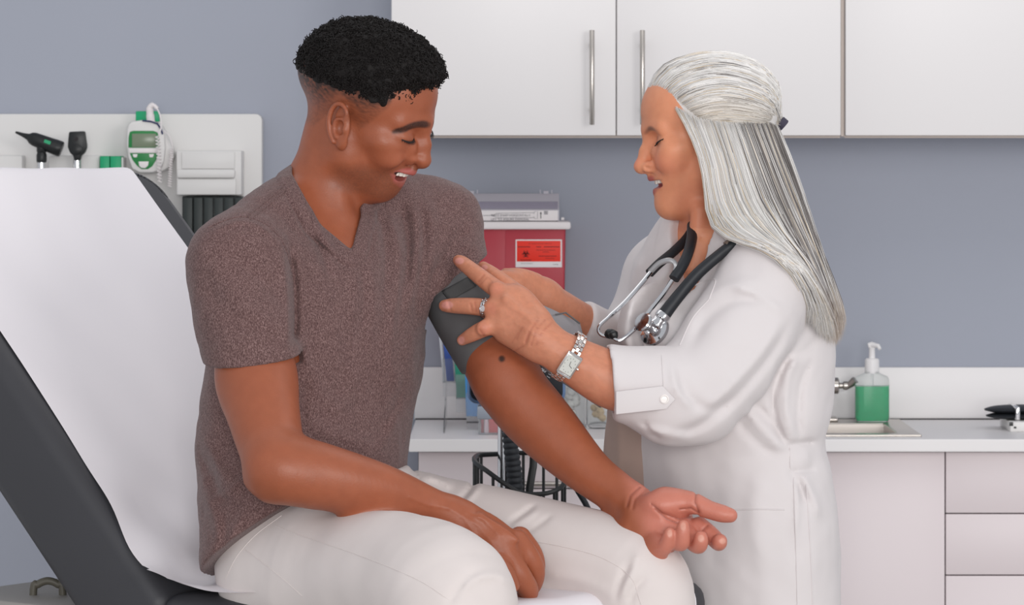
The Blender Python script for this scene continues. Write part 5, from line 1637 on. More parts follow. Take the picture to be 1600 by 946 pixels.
def woman_body_sdf():
    S = Sdf()
    tor = [(1125, 400, 5.16, 95), (1130, 450, 5.15, 155), (1126, 520, 5.15, 172), (1116, 620, 5.14, 160), (1110, 690, 5.14, 155), (1116, 780, 5.14, 165), (1120, 900, 5.14, 165), (1120, 1000, 5.14, 155)]
    S.chain(pchain(tor), k=0.03, flat=(FW, 0.60))
    S.chain(pchain([(1120, 265, 5.10, 50), (1124, 320, 5.11, 48), (1128, 375, 5.13, 56), (1132, 410, 5.15, 70)]), k=0.03)
    S.chain(pchain([(1130, 385, 5.12, 45), (1165, 405, 5.04, 48), (1195, 435, 4.99, 56)]), k=0.03)
    S.chain(pchain([(1110, 385, 5.18, 45), (1070, 405, 5.25, 48), (1038, 430, 5.31, 50)]), k=0.03)
    S.cap(W(1092, 330, 5.06), W(1078, 420, 5.05), R(10, 5.1), R(5, 5.1), k=0.035)
    # near arm
    S.chain(pchain([(1195, 432, 4.99, 56), (1160, 510, 4.96, 52), (1110, 580, 4.93, 50), (1060, 612, 4.91, 47), (1005, 606, 4.89, 44), (957, 595, 4.88, 45), (905, 568, 4.875, 38), (866, 545, 4.87, 32), (838, 524, 4.87, 31)]), k=0.02, n=10)
    # near hand spread over the cuff
    hn = (0.12, -0.97, 0.2)
    S.chain(pchain([(842, 528, 4.87, 30), (818, 506, 4.882, 38), (800, 487, 4.892, 41)]), k=0.014, flat=(hn, 0.55))
    S.cap(W(838, 540, 4.875), W(790, 520, 4.892), R(20, 4.9), R(17, 4.9), k=0.016)
    S.cap(W(838, 500, 4.885), W(806, 462, 4.91), R(18, 4.9), R(14, 4.9), k=0.016)
    for fg in ([(812, 462, 4.915, 15), (786, 440, 4.93, 12), (768, 427, 4.95, 11), (755, 417, 4.972, 8.5)],
               [(812, 474, 4.90, 17), (776, 452, 4.905, 14.5), (748, 431, 4.922, 13), (724, 412, 4.945, 11), (716, 407, 4.955, 8.5)],
               [(806, 492, 4.893, 17), (768, 483, 4.898, 14.5), (738, 479, 4.907, 13.5), (708, 478, 4.922, 12), (695, 478, 4.932, 9.5)],
               [(806, 514, 4.89, 16), (776, 507, 4.885, 14), (756, 514, 4.888, 13), (738, 523, 4.897, 11.5), (722, 532, 4.912, 8.5)]):
        S.chain(pchain(fg), k=0.006, n=5)
    for x, y, Y in ((776, 452, 4.893), (768, 483, 4.886), (756, 513, 4.878)):       # finger joints
        S.ell(W(x, y, Y), (0.010, 0.006, 0.010), k=0.006)
    for a, b in (((790, 468), (836, 508)), ((786, 486), (836, 516)), ((786, 506), (836, 528))):      # tendons
        S.cap(W(*a, 4.876), W(*b, 4.862), R(5, 4.9), R(3, 4.9), k=0.010)
    for cr in ([(700, 470), (704, 486)], [(862, 505), (846, 520), (838, 540)], [(852, 500), (838, 515), (830, 540)], [(842, 498), (830, 515), (822, 535)], [(826, 520), (820, 540), (806, 548)],
               [(735, 474), (738, 486)], [(742, 472), (744, 487)], [(750, 516), (756, 524)], [(748, 440), (756, 430)]):
        S.disp((lambda c: (lambda P: -0.0012 * np.exp(-(dist_poly(pix(P), c)[0] / 1.9) ** 2) * (P[:, 1] < 4.93)))(cr), 0.002, W(790, 490, 4.9), 0.12)
    for cr, wd in (([(1043, 226), (1052, 219), (1062, 215)], 1.5), ([(1045, 230), (1055, 229), (1066, 227)], 1.5), ([(1045, 234), (1056, 238), (1066, 246)], 1.5), ([(1060, 248), (1072, 268), (1080, 292)], 2.0),
                   ([(1052, 256), (1062, 276), (1066, 296)], 2.0), ([(1020, 240), (1030, 242), (1040, 238)], 1.5), ([(1026, 222), (1034, 220), (1042, 222)], 1.3), ([(1096, 372), (1100, 385), (1112, 396)], 2.0)):
        S.disp((lambda c, q: (lambda P: -0.0014 * np.exp(-(dist_poly(pix(P), c)[0] / q) ** 2) * (P[:, 1] < 5.12)))(cr, wd), 0.002, W(1060, 280, 5.05), 0.14)
    for vn in ([(812, 488), (836, 506), (862, 526), (890, 548)], [(806, 506), (830, 518), (850, 536)], [(790, 476), (808, 486), (826, 492)], [(870, 550), (900, 572), (930, 584)]):         # veins and the wrist bones
        S.disp((lambda c: (lambda P: 0.0010 * np.exp(-(dist_poly(pix(P), c)[0] / 3.0) ** 2) * (P[:, 1] < 4.93)))(vn), 0.002, W(850, 530, 4.88), 0.12)
    # far arm and hand behind the cuff
    S.chain(pchain([(1038, 430, 5.31, 52), (1005, 500, 5.29, 48), (975, 545, 5.26, 42), (930, 522, 5.20, 36), (880, 487, 5.14, 30), (848, 463, 5.10, 27)]), k=0.02)
    S.chain(pchain([(850, 463, 5.10, 26), (820, 450, 5.075, 28), (800, 446, 5.06, 24)]), k=0.012, flat=((0.3, -0.9, 0.3), 0.7))
    for fg in ([(806, 438, 5.06, 14), (786, 434, 5.045, 12), (770, 440, 5.03, 11), (762, 452, 5.02, 10)], [(804, 452, 5.05, 14), (784, 452, 5.03, 12), (772, 464, 5.015, 10)],
               [(806, 466, 5.04, 13), (790, 472, 5.02, 11), (778, 484, 5.01, 9)], [(836, 440, 5.085, 13), (812, 432, 5.07, 12), (790, 428, 5.07, 9)]):
        S.chain(pchain(fg), k=0.005)
    # legs under the coat and dress, down to the floor
    for dx, dy in ((-0.03, -0.07), (0.0, 0.07)):
        x0 = W(1140, 0, 5.14)[0]
        S.chain([(x0 + dx, 5.15 + dy, 0.84, 0.075), (x0 + dx, 5.14 + dy, 0.48, 0.06), (x0 + dx * 1.1, 5.14 + dy, 0.32, 0.055), (x0 + dx * 1.2 + 0.01, 5.14 + dy, 0.08, 0.036)], k=0.03)
        S.cap((x0 + dx * 1.2 + 0.01, 5.14 + dy, 0.035), (x0 + dx * 1.2 - 0.14, 5.14 + dy * 1.2, 0.025), 0.034, 0.024, k=0.03)
    S.group(wh, WOM_F, WOM_T, WOM_S, k=0.022, c=(0.01, 0, 0.0), r=0.16)
    return S
def woman_colour(V):
    n = len(V)
    C = np.tile(np.array(srgb(220, 149, 114)), (n, 1))
    nz = vnoise(V, 60.0) * 0.5 + vnoise(V, 150.0, 3) * 0.5
    C *= (1 + 0.05 * nz)[:, None]
    px = pix(V)
    hand = (V[:, 0] < W(985, 0, 4.9)[0]) & (V[:, 2] < W(0, 400, 4.95)[2])
    C = mixc(C, srgb(192, 128, 102), 0.75 * hand)
    for c, r in (((776, 452), 11), ((768, 483), 10), ((756, 514), 10), ((716, 408), 8), ((695, 478), 9), ((722, 531), 8)):      # redder joints and finger ends
        C = mixc(C, srgb(206, 116, 98), 0.28 * sm(r * 1.6, r * 0.2, np.hypot(*(px - np.array(c)).T)) * hand)
    for c, ax in (((699, 477), (9, 6)), ((718, 408), (7, 5)), ((721, 532), (5, 6)), ((757, 418), (5, 4))):                       # nails
        C = mixc(C, srgb(226, 160, 150), 0.8 * sm(1.2, 0.8, np.hypot((px[:, 0] - c[0]) / ax[0], (px[:, 1] - c[1]) / ax[1])) * hand)
    for cr, q, a in (([(862, 505), (846, 520), (838, 540)], 1.5, .5), ([(852, 500), (838, 515), (830, 540)], 1.3, .5), ([(842, 498), (830, 515), (822, 535)], 1.5, .45), ([(826, 520), (820, 540), (806, 548)], 1.5, .4), ([(735, 474), (738, 486)], 1.4, .5),
                     ([(742, 472), (744, 487)], 1.4, .5), ([(750, 516), (756, 524)], 1.4, .5), ([(748, 440), (756, 430)], 1.4, .5), ([(752, 444), (761, 434)], 1.4, .5), ([(764, 434), (770, 442)], 1.2, .4), ([(816, 512), (808, 530)], 1.6, .35), ([(810, 520), (800, 536)], 1.5, .35)):
        sel = np.nonzero(hand & (V[:, 1] < 4.96))[0]
        C[sel] = mixc(C[sel], srgb(168, 98, 78), a * np.exp(-(dist_poly(px[sel], cr)[0] / q) ** 2))
    C[hand] *= (1 + 0.06 * vnoise(V[hand], 210, 6) + 0.05 * vnoise(V[hand], 420, 9))[:, None]
    Q = local(V, WOM_F, WOM_T, WOM_S) * 1000
    m = (np.linalg.norm(Q - [10, 0, 0], axis=1) < 150) & (Q[:, 0] > 0)
    Qh = Q[m]; Ch = C[m]; f, l, u = Qh.T; al = np.abs(l)
    Ch = mixc(Ch, srgb(218, 130, 106), 0.5 * sm(34, 6, np.hypot(np.hypot(al - 40, u + 30), (f - 72) * .6)))
    Ch = mixc(Ch, srgb(214, 128, 106), 0.5 * sm(16, 4, np.hypot(np.hypot(l, u + 28), f - 116)))
    Ch = mixc(Ch, srgb(200, 116, 88), 0.35 * sm(-40, -86, u) * sm(84, 50, f))                       # sun-worn jaw and neck
    up = chain_dist(Qh / 1000, wh_c['up']); lo = chain_dist(Qh / 1000, wh_c['lo'])
    Ch = mixc(Ch, srgb(166, 72, 76), sm(0.0022, 0.0004, np.minimum(up + .0006, lo + .0004)) * 0.9)
    opn = chain_dist(Qh / 1000, wh_c['op'])
    Ch = mixc(Ch, srgb(90, 30, 32), sm(0.0012, -0.0004, opn) * (f < 92))
    br = lambda s: [mm(97, s * 9, 15) + (0.0018,), mm(93, s * 21, 20.5) + (0.0026,), mm(89, s * 35, 22) + (0.0030,), mm(80, s * 48, 18) + (0.0026,)]
    for s in (-1, 1):
        Ch = mixc(Ch, srgb(116, 82, 70), 0.8 * sm(0.0026, -0.0008, chain_dist(Qh / 1000, br(s))))
        Ch = mixc(Ch, srgb(140, 104, 92), 0.5 * sm(9, 4, np.hypot(al - 33, (u - 5) * 1.6)) * (l * s > 0) * (f > 60))   # greyer brown over the lids
    C[m] = Ch
    return C
teeth_mesh('teeth', WOM_F, WOM_T, WOM_S, WOM_P, M_TEETH, woman, both=True)
lash_mesh('eyelash', WOM_F, WOM_T, WOM_S, M_LASH, woman, cu=0.5, th=0.0015, rise=3.5, ef=-5.0)

# ---------------------------------------------------------------- her dress and coat
M_DRESS = mat('greige_crepe', srgb(188, 164, 152), 0.8, bump=(1200, 0.08, 0.001, 2), vary=(16, 0.3, srgb(176, 150, 140)))
M_COAT = mat('white_coat_cloth', srgb(215, 209, 209), 0.82, bump=(1400, 0.08, 0.001, 2), sheen=0.1, spec=0.25)
M_BUTTON = mat('pearl_button', srgb(238, 232, 228), 0.3)
def dress_sdf():
    S = Sdf()
    tor = [(1128, 450, 5.155, 155), (1104, 520, 5.16, 165), (1060, 600, 5.165, 144), (1034, 690, 5.17, 126), (1031, 780, 5.17, 126), (1035, 900, 5.17, 128), (1042, 1100, 5.17, 130), (1050, 1260, 5.17, 130)]
    S.chain(pchain(tor), k=0.03, flat=(FW, 0.62))
    S.ell(W(1040, 540, 5.09), (0.06, 0.06, 0.06), k=0.05)
    S.plane(W(1120, 1255, 5.14), (0, 0, -1))
    V_ = Sdf()
    V_.chain(pchain([(1100, 360, 5.08, 70), (1070, 420, 5.03, 46), (1020, 500, 4.99, 10)]), k=0.01, flat=((-.8, -.55, .2), 3), smooth=False)
    S.add(lambda P, c, R_: V_.eval(P, c, R_), W(1080, 420, 5.05), 0.30, 's', 0.003)
    S.disp(folds([([(962, 620), (968, 700), (958, 790)], 6, 0.004), ([(950, 640), (955, 720)], 5, -0.003)]), 0.006)
    return S
dress_f = dress_sdf()
V, F = surface(dress_f, *grid_for((0.0, 4.88, 0.52), (0.46, 5.42, 1.46), 0.0055), relax=2)
mesh_obj('dress', V, F, M_DRESS, woman)

def coat_sdf():
    S = Sdf()
    tor = [(1128, 392, 5.16, 100), (1136, 440, 5.155, 170), (1136, 500, 5.15, 208), (1131, 560, 5.15, 214), (1124, 640, 5.145, 212), (1118, 700, 5.145, 206), (1126, 750, 5.145, 214), (1140, 815, 5.145, 226), (1144, 946, 5.145, 228), (1146, 1250, 5.145, 232)]
    S.chain(pchain(tor), k=0.03, flat=(FW, 0.64))
    S.ell(W(1030, 520, 5.03), (0.06, 0.07, 0.07), k=0.06)
    S.ell(W(1225, 560, 5.13), (0.06, 0.12, 0.10), k=0.06)
    S.ell(W(1232, 640, 5.10), (0.045, 0.12, 0.05), k=0.04)
    S.plane(W(1130, 1235, 5.14), (0, 0, -1))
    # the front stands open below the chest
    S.box(W(905, 800, 5.05), (0.0693 + 0.0, 0.30, 0.240), rad=0.01, k=0.006, op='s')
    # shoulders
    S.chain(pchain([(1128, 380, 5.13, 52), (1165, 398, 5.04, 56), (1195, 432, 4.99, 72)]), k=0.035)
    S.chain(pchain([(1112, 382, 5.18, 52), (1072, 402, 5.25, 54), (1040, 430, 5.31, 60)]), k=0.035)
    # collar opening
    V_ = Sdf()
    V_.chain(pchain([(1108, 330, 5.09, 66), (1100, 372, 5.075, 50), (1062, 430, 5.03, 34), (1012, 505, 4.99, 20), (985, 560, 4.97, 12)]), k=0.01, flat=((-.8, -.55, .2), 2.4), n=14)
    S.add(lambda P, c, R_: V_.eval(P, c, R_), W(1060, 440, 5.05), 0.36, 's', 0.003)
    S.disp(lambda P: 0.0012 * sm(0.040, 0.037, V_.eval(P)) * (P[:, 2] > W(0, 575, 5)[2]), 0.003, W(1060, 440, 5.05), 0.36)
    # sleeves
    A = Sdf()
    A.chain(pchain([(1195, 435, 4.99, 74), (1166, 505, 4.965, 82), (1118, 578, 4.935, 82), (1068, 612, 4.91, 72), (1020, 612, 4.893, 62), (960, 600, 4.88, 55), (930, 590, 4.875, 55)]), k=0.02)
    A.chain(pchain([(1090, 640, 4.925, 56), (1040, 640, 4.90, 50)]), k=0.03, smooth=False)
    A.chain(pchain([(1040, 607, 4.897, 65), (955, 598, 4.88, 60), (930, 594, 4.875, 60)]), k=0.004, smooth=False)
    pn = _unit((-0.995, -0.06, -0.08)); pp = W(953, 600, 4.88)
    A.plane(pp, pn, k=0.004)
    A.chain(pchain([(966, 598, 4.882, 46), (925, 588, 4.876, 47)]), k=0.003, op='s', smooth=False)
    S.add(lambda P, c, R_: A.eval(P, c, R_), W(1080, 530, 4.93), 0.30, 'u', 0.016)
    B = Sdf()
    B.chain(pchain([(1040, 430, 5.31, 62), (1006, 500, 5.29, 58), (978, 540, 5.26, 52), (940, 530, 5.215, 46), (880, 500, 5.15, 44)]), k=0.02)
    B.plane(W(905, 512, 5.175), _unit((-0.85, -0.4, 0.35)), k=0.004)
    S.add(lambda P, c, R_: B.eval(P, c, R_), W(975, 490, 5.25), 0.22, 'u', 0.02)
    F_ = [([(1190, 440), (1130, 450), (1090, 480), (1062, 530)], 10, 0.005), ([(1215, 470), (1150, 470), (1105, 500), (1075, 550)], 9, -0.005), ([(1225, 490), (1190, 465), (1140, 445)], 7, 0.004),
          ([(1232, 505), (1200, 560), (1150, 620), (1095, 665), (1045, 680)], 8, -0.006), ([(1222, 500), (1188, 552), (1140, 606), (1090, 650)], 9, 0.006),
          ([(1060, 570), (1075, 620), (1110, 640), (1150, 620)], 8, -0.005), ([(1048, 565), (1058, 610), (1085, 640)], 6, 0.005), 
          ([(1000, 668), (1040, 678), (1075, 682)], 6, 0.005), ([(1005, 655), (1012, 672), (1030, 685)], 4, -0.004),
          ([(1240, 545), (1215, 590), (1210, 640), (1225, 690)], 6, -0.007), ([(1255, 545), (1232, 590), (1228, 640), (1240, 690)], 8, 0.006), ([(1180, 630), (1205, 660), (1232, 694)], 6, -0.006),
          ([(1165, 640), (1195, 675), (1225, 705)], 7, 0.005), ([(1150, 655), (1180, 690), (1215, 715)], 6, -0.004), ([(1270, 560), (1252, 600), (1248, 650), (1252, 690)], 5, -0.005),
          ([(1215, 600), (1216, 650), (1234, 695)], 4, 0.004), ([(1285, 520), (1262, 545), (1240, 560)], 5, -0.004),
          ([(1228, 695), (1248, 693), (1275, 690)], 4, -0.005), ([(1230, 735), (1250, 737), (1275, 732)], 4, -0.005), ([(1234, 715), (1250, 716), (1268, 712)], 9, 0.003), 
          ([(1234, 738), (1250, 760), (1258, 790)], 6, -0.006), ([(1250, 740), (1270, 775), (1282, 810)], 7, 0.005), ([(1242, 738), (1246, 790), (1240, 850)], 5, 0.004),
          
          ([(1040, 700), (1060, 800), (1055, 900)], 22, 0.004), ([(1110, 700), (1120, 800), (1115, 930)], 20, -0.003),
          ([(1000, 400), (985, 440), (975, 480)], 8, 0.004), ([(1190, 735), (1180, 800), (1190, 900)], 18, 0.004)]
    S.disp(folds(F_), 0.01)
    S.add(lambda P, c, R_: 0.0022 * vnoise(P, 22, 14) + 0.0007 * vnoise(P, 60, 16), None, None, 'd', 0.01)
    return S
coat_f = coat_sdf()
V, F = surface(coat_f, *grid_for((0.0, 4.78, 0.56), (0.50, 5.46, 1.46), 0.0042, fy=((4.80, 4.98, 0.003),)), relax=2)
coat = mesh_obj('coat', V, F, M_COAT, woman)
seams('seam', coat_f, M_COAT, coat, [[(1146, 797), (1190, 796), (1226, 797)], [(1240, 745), (1243, 830), (1246, 946)], [(1259, 745), (1266, 850), (1270, 946)], [(1108, 468), (1082, 498), (1062, 540)],
                                    [(1086, 446), (1100, 440), (1118, 438), (1108, 468)], [(1034, 556), (1037, 606)], [(1234, 697), (1235, 735)], [(985, 690), (990, 800), (1000, 900)]], 4.75, 0.0011)
# the cuff tab and its button
tabY = 4.818
pts = [(962, 612), (1036, 604), (1056, 625), (1042, 640), (962, 648)]
mb = MB()
O = W(1000, 625, tabY); sc_ = tabY / FPX
mb.prism([((a - 1000) * sc_, -(b - 625) * sc_) for a, b in pts], O, (0.99, 0.10, 0), (0.0, -0.0, 1), (0, 1, 0), 0.006, 0.0012)
tab = mb.build('sleeve_tab', M_COAT, coat)
mb = MB()
def button(mb, p, r, n):
    mb.lathe([(r * .2, .0018), (r * .62, .0016), (r * .8, .0026), (r, .002), (r, 0)], p, n, 20)
    for dx in (-1, 1):
        mb.lathe([(r * .12, .0019), (r * .12, .0022)], np.array(p) + np.array([dx * r * .25, 0, 0]), n, 8)
button(mb, W(1038, 624, 4.8215), 0.0062, (0, -1, 0))
mb.build('button', M_BUTTON, coat)

# ---------------------------------------------------------------- her body, coarse where clothes cover it
hz = (W(0, 365, 5.1)[2], W(0, 110, 5.1)[2])
g = grid_for((-0.10, 4.80, -0.01), (0.50, 5.42, 1.62), 0.005,
             [(W(985, 0, 5.1)[0], W(1130, 0, 5.1)[0], 0.0014), (W(675, 0, 4.9)[0], W(880, 0, 4.9)[0], 0.0017)],
             [(4.84, 5.14, 0.0018)], [(hz[0], hz[1], 0.0014), (W(0, 570, 4.9)[2], W(0, 395, 4.9)[2], 0.0017)])
g = (g[0] - 0.04, g[1], np.concatenate([np.arange(-0.01, 0.86, 0.014), g[2][g[2] > 0.865]]))
g = (np.concatenate([np.arange(-0.16, g[0][0] - 0.002, 0.0018), g[0]]), g[1], g[2])
V, F = surface(woman_body_sdf(), *g)
V, F = thin(V, F, covered(V, [coat_f, dress_f], 0.012, 0.60), 0.012)
mesh_obj('body', V, F, M_SKIN_W, woman, col=woman_colour(V))

# ---------------------------------------------------------------- her hair: swept back to a tie, the rest falling over the shoulder
M_HAIR_W = mat('silver_hair', srgb(200, 196, 192), 0.42, attr='Col', spec=0.45)
TIE = np.array(mm(-107, 0, 3))
def strands_mesh(paths, r0, cols, K=3):
    """paths (N, T, 3); tubes that thin out towards the tip"""
    P = np.asarray(paths); N, T, _ = P.shape
    tan = np.gradient(P, axis=1); tan /= np.linalg.norm(tan, axis=2, keepdims=True) + 1e-12
    ref = np.array([0.3, 1.0, 0.2]); ref /= np.linalg.norm(ref)
    s1 = np.cross(tan, ref); s1 /= np.linalg.norm(s1, axis=2, keepdims=True) + 1e-12
    s2 = np.cross(tan, s1)
    t = np.linspace(0, 1, T)
    rr = r0[:, None] * (np.minimum(1, (1.02 - t) * 4) * np.minimum(1, 0.3 + t * 7))[None, :]
    ang = np.linspace(0, 2 * np.pi, K, endpoint=False)
    V = P[:, :, None] + rr[:, :, None, None] * (np.cos(ang)[None, None, :, None] * s1[:, :, None] + np.sin(ang)[None, None, :, None] * s2[:, :, None])
    q = (np.arange(T - 1)[:, None] * K + np.arange(K)); q2 = (np.arange(T - 1)[:, None] * K + (np.arange(K) + 1) % K)
    f = np.stack([q, q2, q2 + K, q + K], -1).reshape(-1, 4)
    F = (np.arange(N)[:, None, None] * T * K + f[None]).reshape(-1, 4)
    C = np.repeat(cols.reshape(N, T, 1, 3), K, 2).reshape(-1, 3)
    return V.reshape(-1, 3), F, C

SK_C = np.array(mm(-8, 0, 46)); SK_R = np.array(mm(98, 75, 66))
def skull_pt(d, pad):
    """point on the padded skull in direction d (rows)"""
    r = SK_R + pad[..., None]
    return SK_C + d / np.linalg.norm(d / r, axis=-1, keepdims=True)

def swept(n, seed, pad0, spread):
    rg = np.random.default_rng(seed)
    line = spline([mm(83, 0, 84), mm(80, 24, 80), mm(70, 46, 70), mm(56, 62, 52), mm(40, 73, 34), mm(24, 78, 19), mm(4, 80, 12)], 12)
    T = 14
    a = rg.uniform(0, 1, n) ** 0.85 * (len(line) - 1); i = np.minimum(a.astype(int), len(line) - 2)
    S0 = line[i] + (a - i)[:, None] * (line[i + 1] - line[i])
    S0[:, 1] *= np.where(rg.uniform(size=n) < 0.68, 1, -1)
    back = rg.uniform(0, 1, n) * (rg.uniform(size=n) < 0.45)               # some start further back on the crown
    d0 = S0 - SK_C; d1 = TIE - SK_C
    d0 /= np.linalg.norm(d0, axis=1)[:, None]; d1 = d1 / np.linalg.norm(d1)
    ph = np.radians(np.interp(a / (len(line) - 1), [0, 0.30, 0.6, 0.8, 1], [4, 42, 78, 102, 126])) * np.sign(S0[:, 1])
    dw = np.stack([0.0 * ph - 0.12, np.sin(ph), np.cos(ph)], 1)
    t = np.linspace(0, 1, T)
    tt = back[:, None] * 0.5 + (1 - back[:, None] * 0.5) * t[None]
    kk = 1.5
    D = (((1 - tt) ** 2)[..., None] * d0[:, None] + (2 * kk * tt * (1 - tt))[..., None] * dw[:, None] + (tt ** 2)[..., None] * d1)
    D /= np.linalg.norm(D, axis=2, keepdims=True)
    pad = (pad0 * np.minimum(1, tt * 5 + 0.15) * (1 - 0.35 * tt) + rg.uniform(0, 1, n)[:, None] * spread * np.sin(np.pi * tt) ** .5
           + 0.0012 * np.sin(9 * tt + rg.uniform(0, 6, n)[:, None]))
    pad = pad + 0.006 * np.exp(-(tt / 0.22) ** 2) * np.maximum(0, 1 - np.abs(S0[:, 1] / 0.06))[:, None]
    P = skull_pt(D, pad)
    w = sm(0.86, 1.0, tt)[..., None]
    P = P * (1 - w) + (TIE + rg.normal(0, 0.0025, (n, 1, 3))) * w
    return P, tt, S0

PAL = np.array([srgb(246, 243, 240), srgb(232, 229, 226), srgb(206, 202, 199), srgb(140, 133, 130), srgb(96, 90, 88), srgb(222, 206, 184)])
def tones(n, T, rg, p):
    c = PAL[rg.choice(6, n, p=p)]
    c = c * rg.uniform(0.88, 1.08, (n, 1))
    return np.repeat(c[:, None], T, 1)

GUIDES = [
    [(1056, 168, 5.040), (1072, 196, 5.024), (1091, 240, 5.010), (1101, 285, 5.002), (1104, 325, 4.998), (1113, 353, 4.985), (1142, 374, 4.955), (1186, 386, 4.930), (1222, 404, 4.922), (1250, 436, 4.935), (1262, 470, 4.958), (1256, 492, 4.970)],
    [(1086, 186, 5.022), (1110, 250, 5.004), (1118, 295, 4.996), (1130, 335, 4.985), (1160, 367, 4.958), (1205, 388, 4.928), (1242, 415, 4.924), (1266, 450, 4.945), (1280, 490, 4.975), (1284, 515, 4.985)],
    [(1112, 190, 5.018), (1134, 255, 5.000), (1146, 305, 4.990), (1168, 345, 4.975), (1205, 377, 4.948), (1240, 405, 4.926), (1268, 445, 4.938), (1288, 495, 4.990), (1293, 522, 5.000)],
    [(1144, 194, 5.022), (1166, 260, 5.004), (1186, 315, 4.994), (1218, 365, 4.966), (1252, 410, 4.938), (1280, 465, 4.968), (1296, 510, 5.020), (1297, 530, 5.025)],
    [(1175, 195, 5.036), (1199, 258, 5.020), (1222, 316, 5.006), (1250, 378, 4.968), (1277, 440, 4.982), (1297, 498, 5.050), (1300, 530, 5.055)],
    [(1203, 194, 5.072), (1224, 250, 5.062), (1246, 310, 5.050), (1270, 378, 5.045), (1293, 445, 5.080), (1308, 500, 5.090), (1305, 528, 5.090)],
    [(1214, 198, 5.100), (1233, 245, 5.100), (1254, 305, 5.110), (1274, 370, 5.120), (1297, 440, 5.130), (1313, 495, 5.130), (1308, 522, 5.130)],
    [(1206, 202, 5.130), (1224, 250, 5.145), (1248, 310, 5.160), (1272, 380, 5.170), (1292, 450, 5.175), (1304, 510, 5.175)],
    [(1150, 213, 5.185), (1180, 300, 5.205), (1230, 385, 5.215), (1274, 460, 5.200), (1296, 520, 5.190)],
]
def resample(g, T):
    S = spline(g, 10)
    L = np.r_[0, np.cumsum(np.hypot(*np.diff(S[:, :2], axis=0).T))]
    s = np.linspace(0, L[-1], T)
    return np.stack([np.interp(s, L, S[:, i]) for i in range(3)], 1)
def to3(Q):
    Q = np.asarray(Q); sh = Q.shape[:-1]; q = Q.reshape(-1, 3)
    return np.stack([(q[:, 0] - 800) * q[:, 2] / FPX, q[:, 2], ZC - (q[:, 1] - HOR) * q[:, 2] / FPX], 1).reshape(*sh, 3)
def falling(n, seed, out):
    rg = np.random.default_rng(seed)
    T = 16
    Gd = np.stack([resample(g, T) for g in GUIDES])
    w = rg.choice([0, 1, 2, 3, 4, 5, 6, 7], n, p=[.17, .17, .16, .16, .14, .10, .06, .04]) + rg.uniform(0, 1, n)
    i = np.minimum(w.astype(int), len(Gd) - 2); fr = (w - i)[:, None, None]
    P = Gd[i] * (1 - fr) + Gd[i + 1] * fr
    t = np.linspace(0, 1, T)[None]
    P[..., 0] += rg.normal(0, 1.5, (n, 1)) + (rg.normal(0, 2.2, (n, 1)) * np.sin(5 * t + rg.uniform(0, 6, (n, 1)))) * t + rg.normal(0, 4, (n, 1)) * t ** 2
    P[..., 1] += rg.normal(0, 1.5, (n, 1)) * (1 - t) + rg.normal(0, 6, (n, 1)) * t ** 3
    P[..., 2] -= 0.003 + rg.uniform(0, out, (n, 1)) * np.sin(np.pi * np.clip(t * .9 + .1, 0, 1)) ** .5
    wn = w[:, None]
    c = np.zeros((n, T, 3))
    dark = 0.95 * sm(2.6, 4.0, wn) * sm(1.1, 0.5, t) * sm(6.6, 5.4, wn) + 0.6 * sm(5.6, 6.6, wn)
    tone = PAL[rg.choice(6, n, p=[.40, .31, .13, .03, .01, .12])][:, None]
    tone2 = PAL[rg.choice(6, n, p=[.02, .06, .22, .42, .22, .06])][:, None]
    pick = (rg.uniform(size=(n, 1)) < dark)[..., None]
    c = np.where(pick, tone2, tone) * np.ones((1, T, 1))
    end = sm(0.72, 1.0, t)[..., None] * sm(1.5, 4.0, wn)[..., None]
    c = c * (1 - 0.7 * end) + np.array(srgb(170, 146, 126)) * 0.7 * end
    c *= rg.uniform(0.85, 1.08, (n, 1, 1))
    return to3(P), c

rgw = np.random.default_rng(21)
Pa, ta, S0 = swept(4200, 5, 0.0105, 0.004)
ca = tones(len(Pa), Pa.shape[1], rgw, [.40, .32, .14, .04, .01, .09])
low = np.exp(-((np.abs(S0[:, 1]) - 0.076) / 0.008) ** 2)[:, None, None]
ca = ca * (1 - 0.35 * low) + np.array(srgb(224, 208, 186)) * 0.35 * low
Pb, cb = falling(5200, 9, 0.010)
Va, Fa, Ca = strands_mesh(to_world(Pa, WOM_F, WOM_T, WOM_S), rgw.uniform(0.0003, 0.00065, len(Pa)), ca)
Vb, Fb, Cb = strands_mesh(Pb, rgw.uniform(0.0003, 0.00065, len(Pb)), cb)
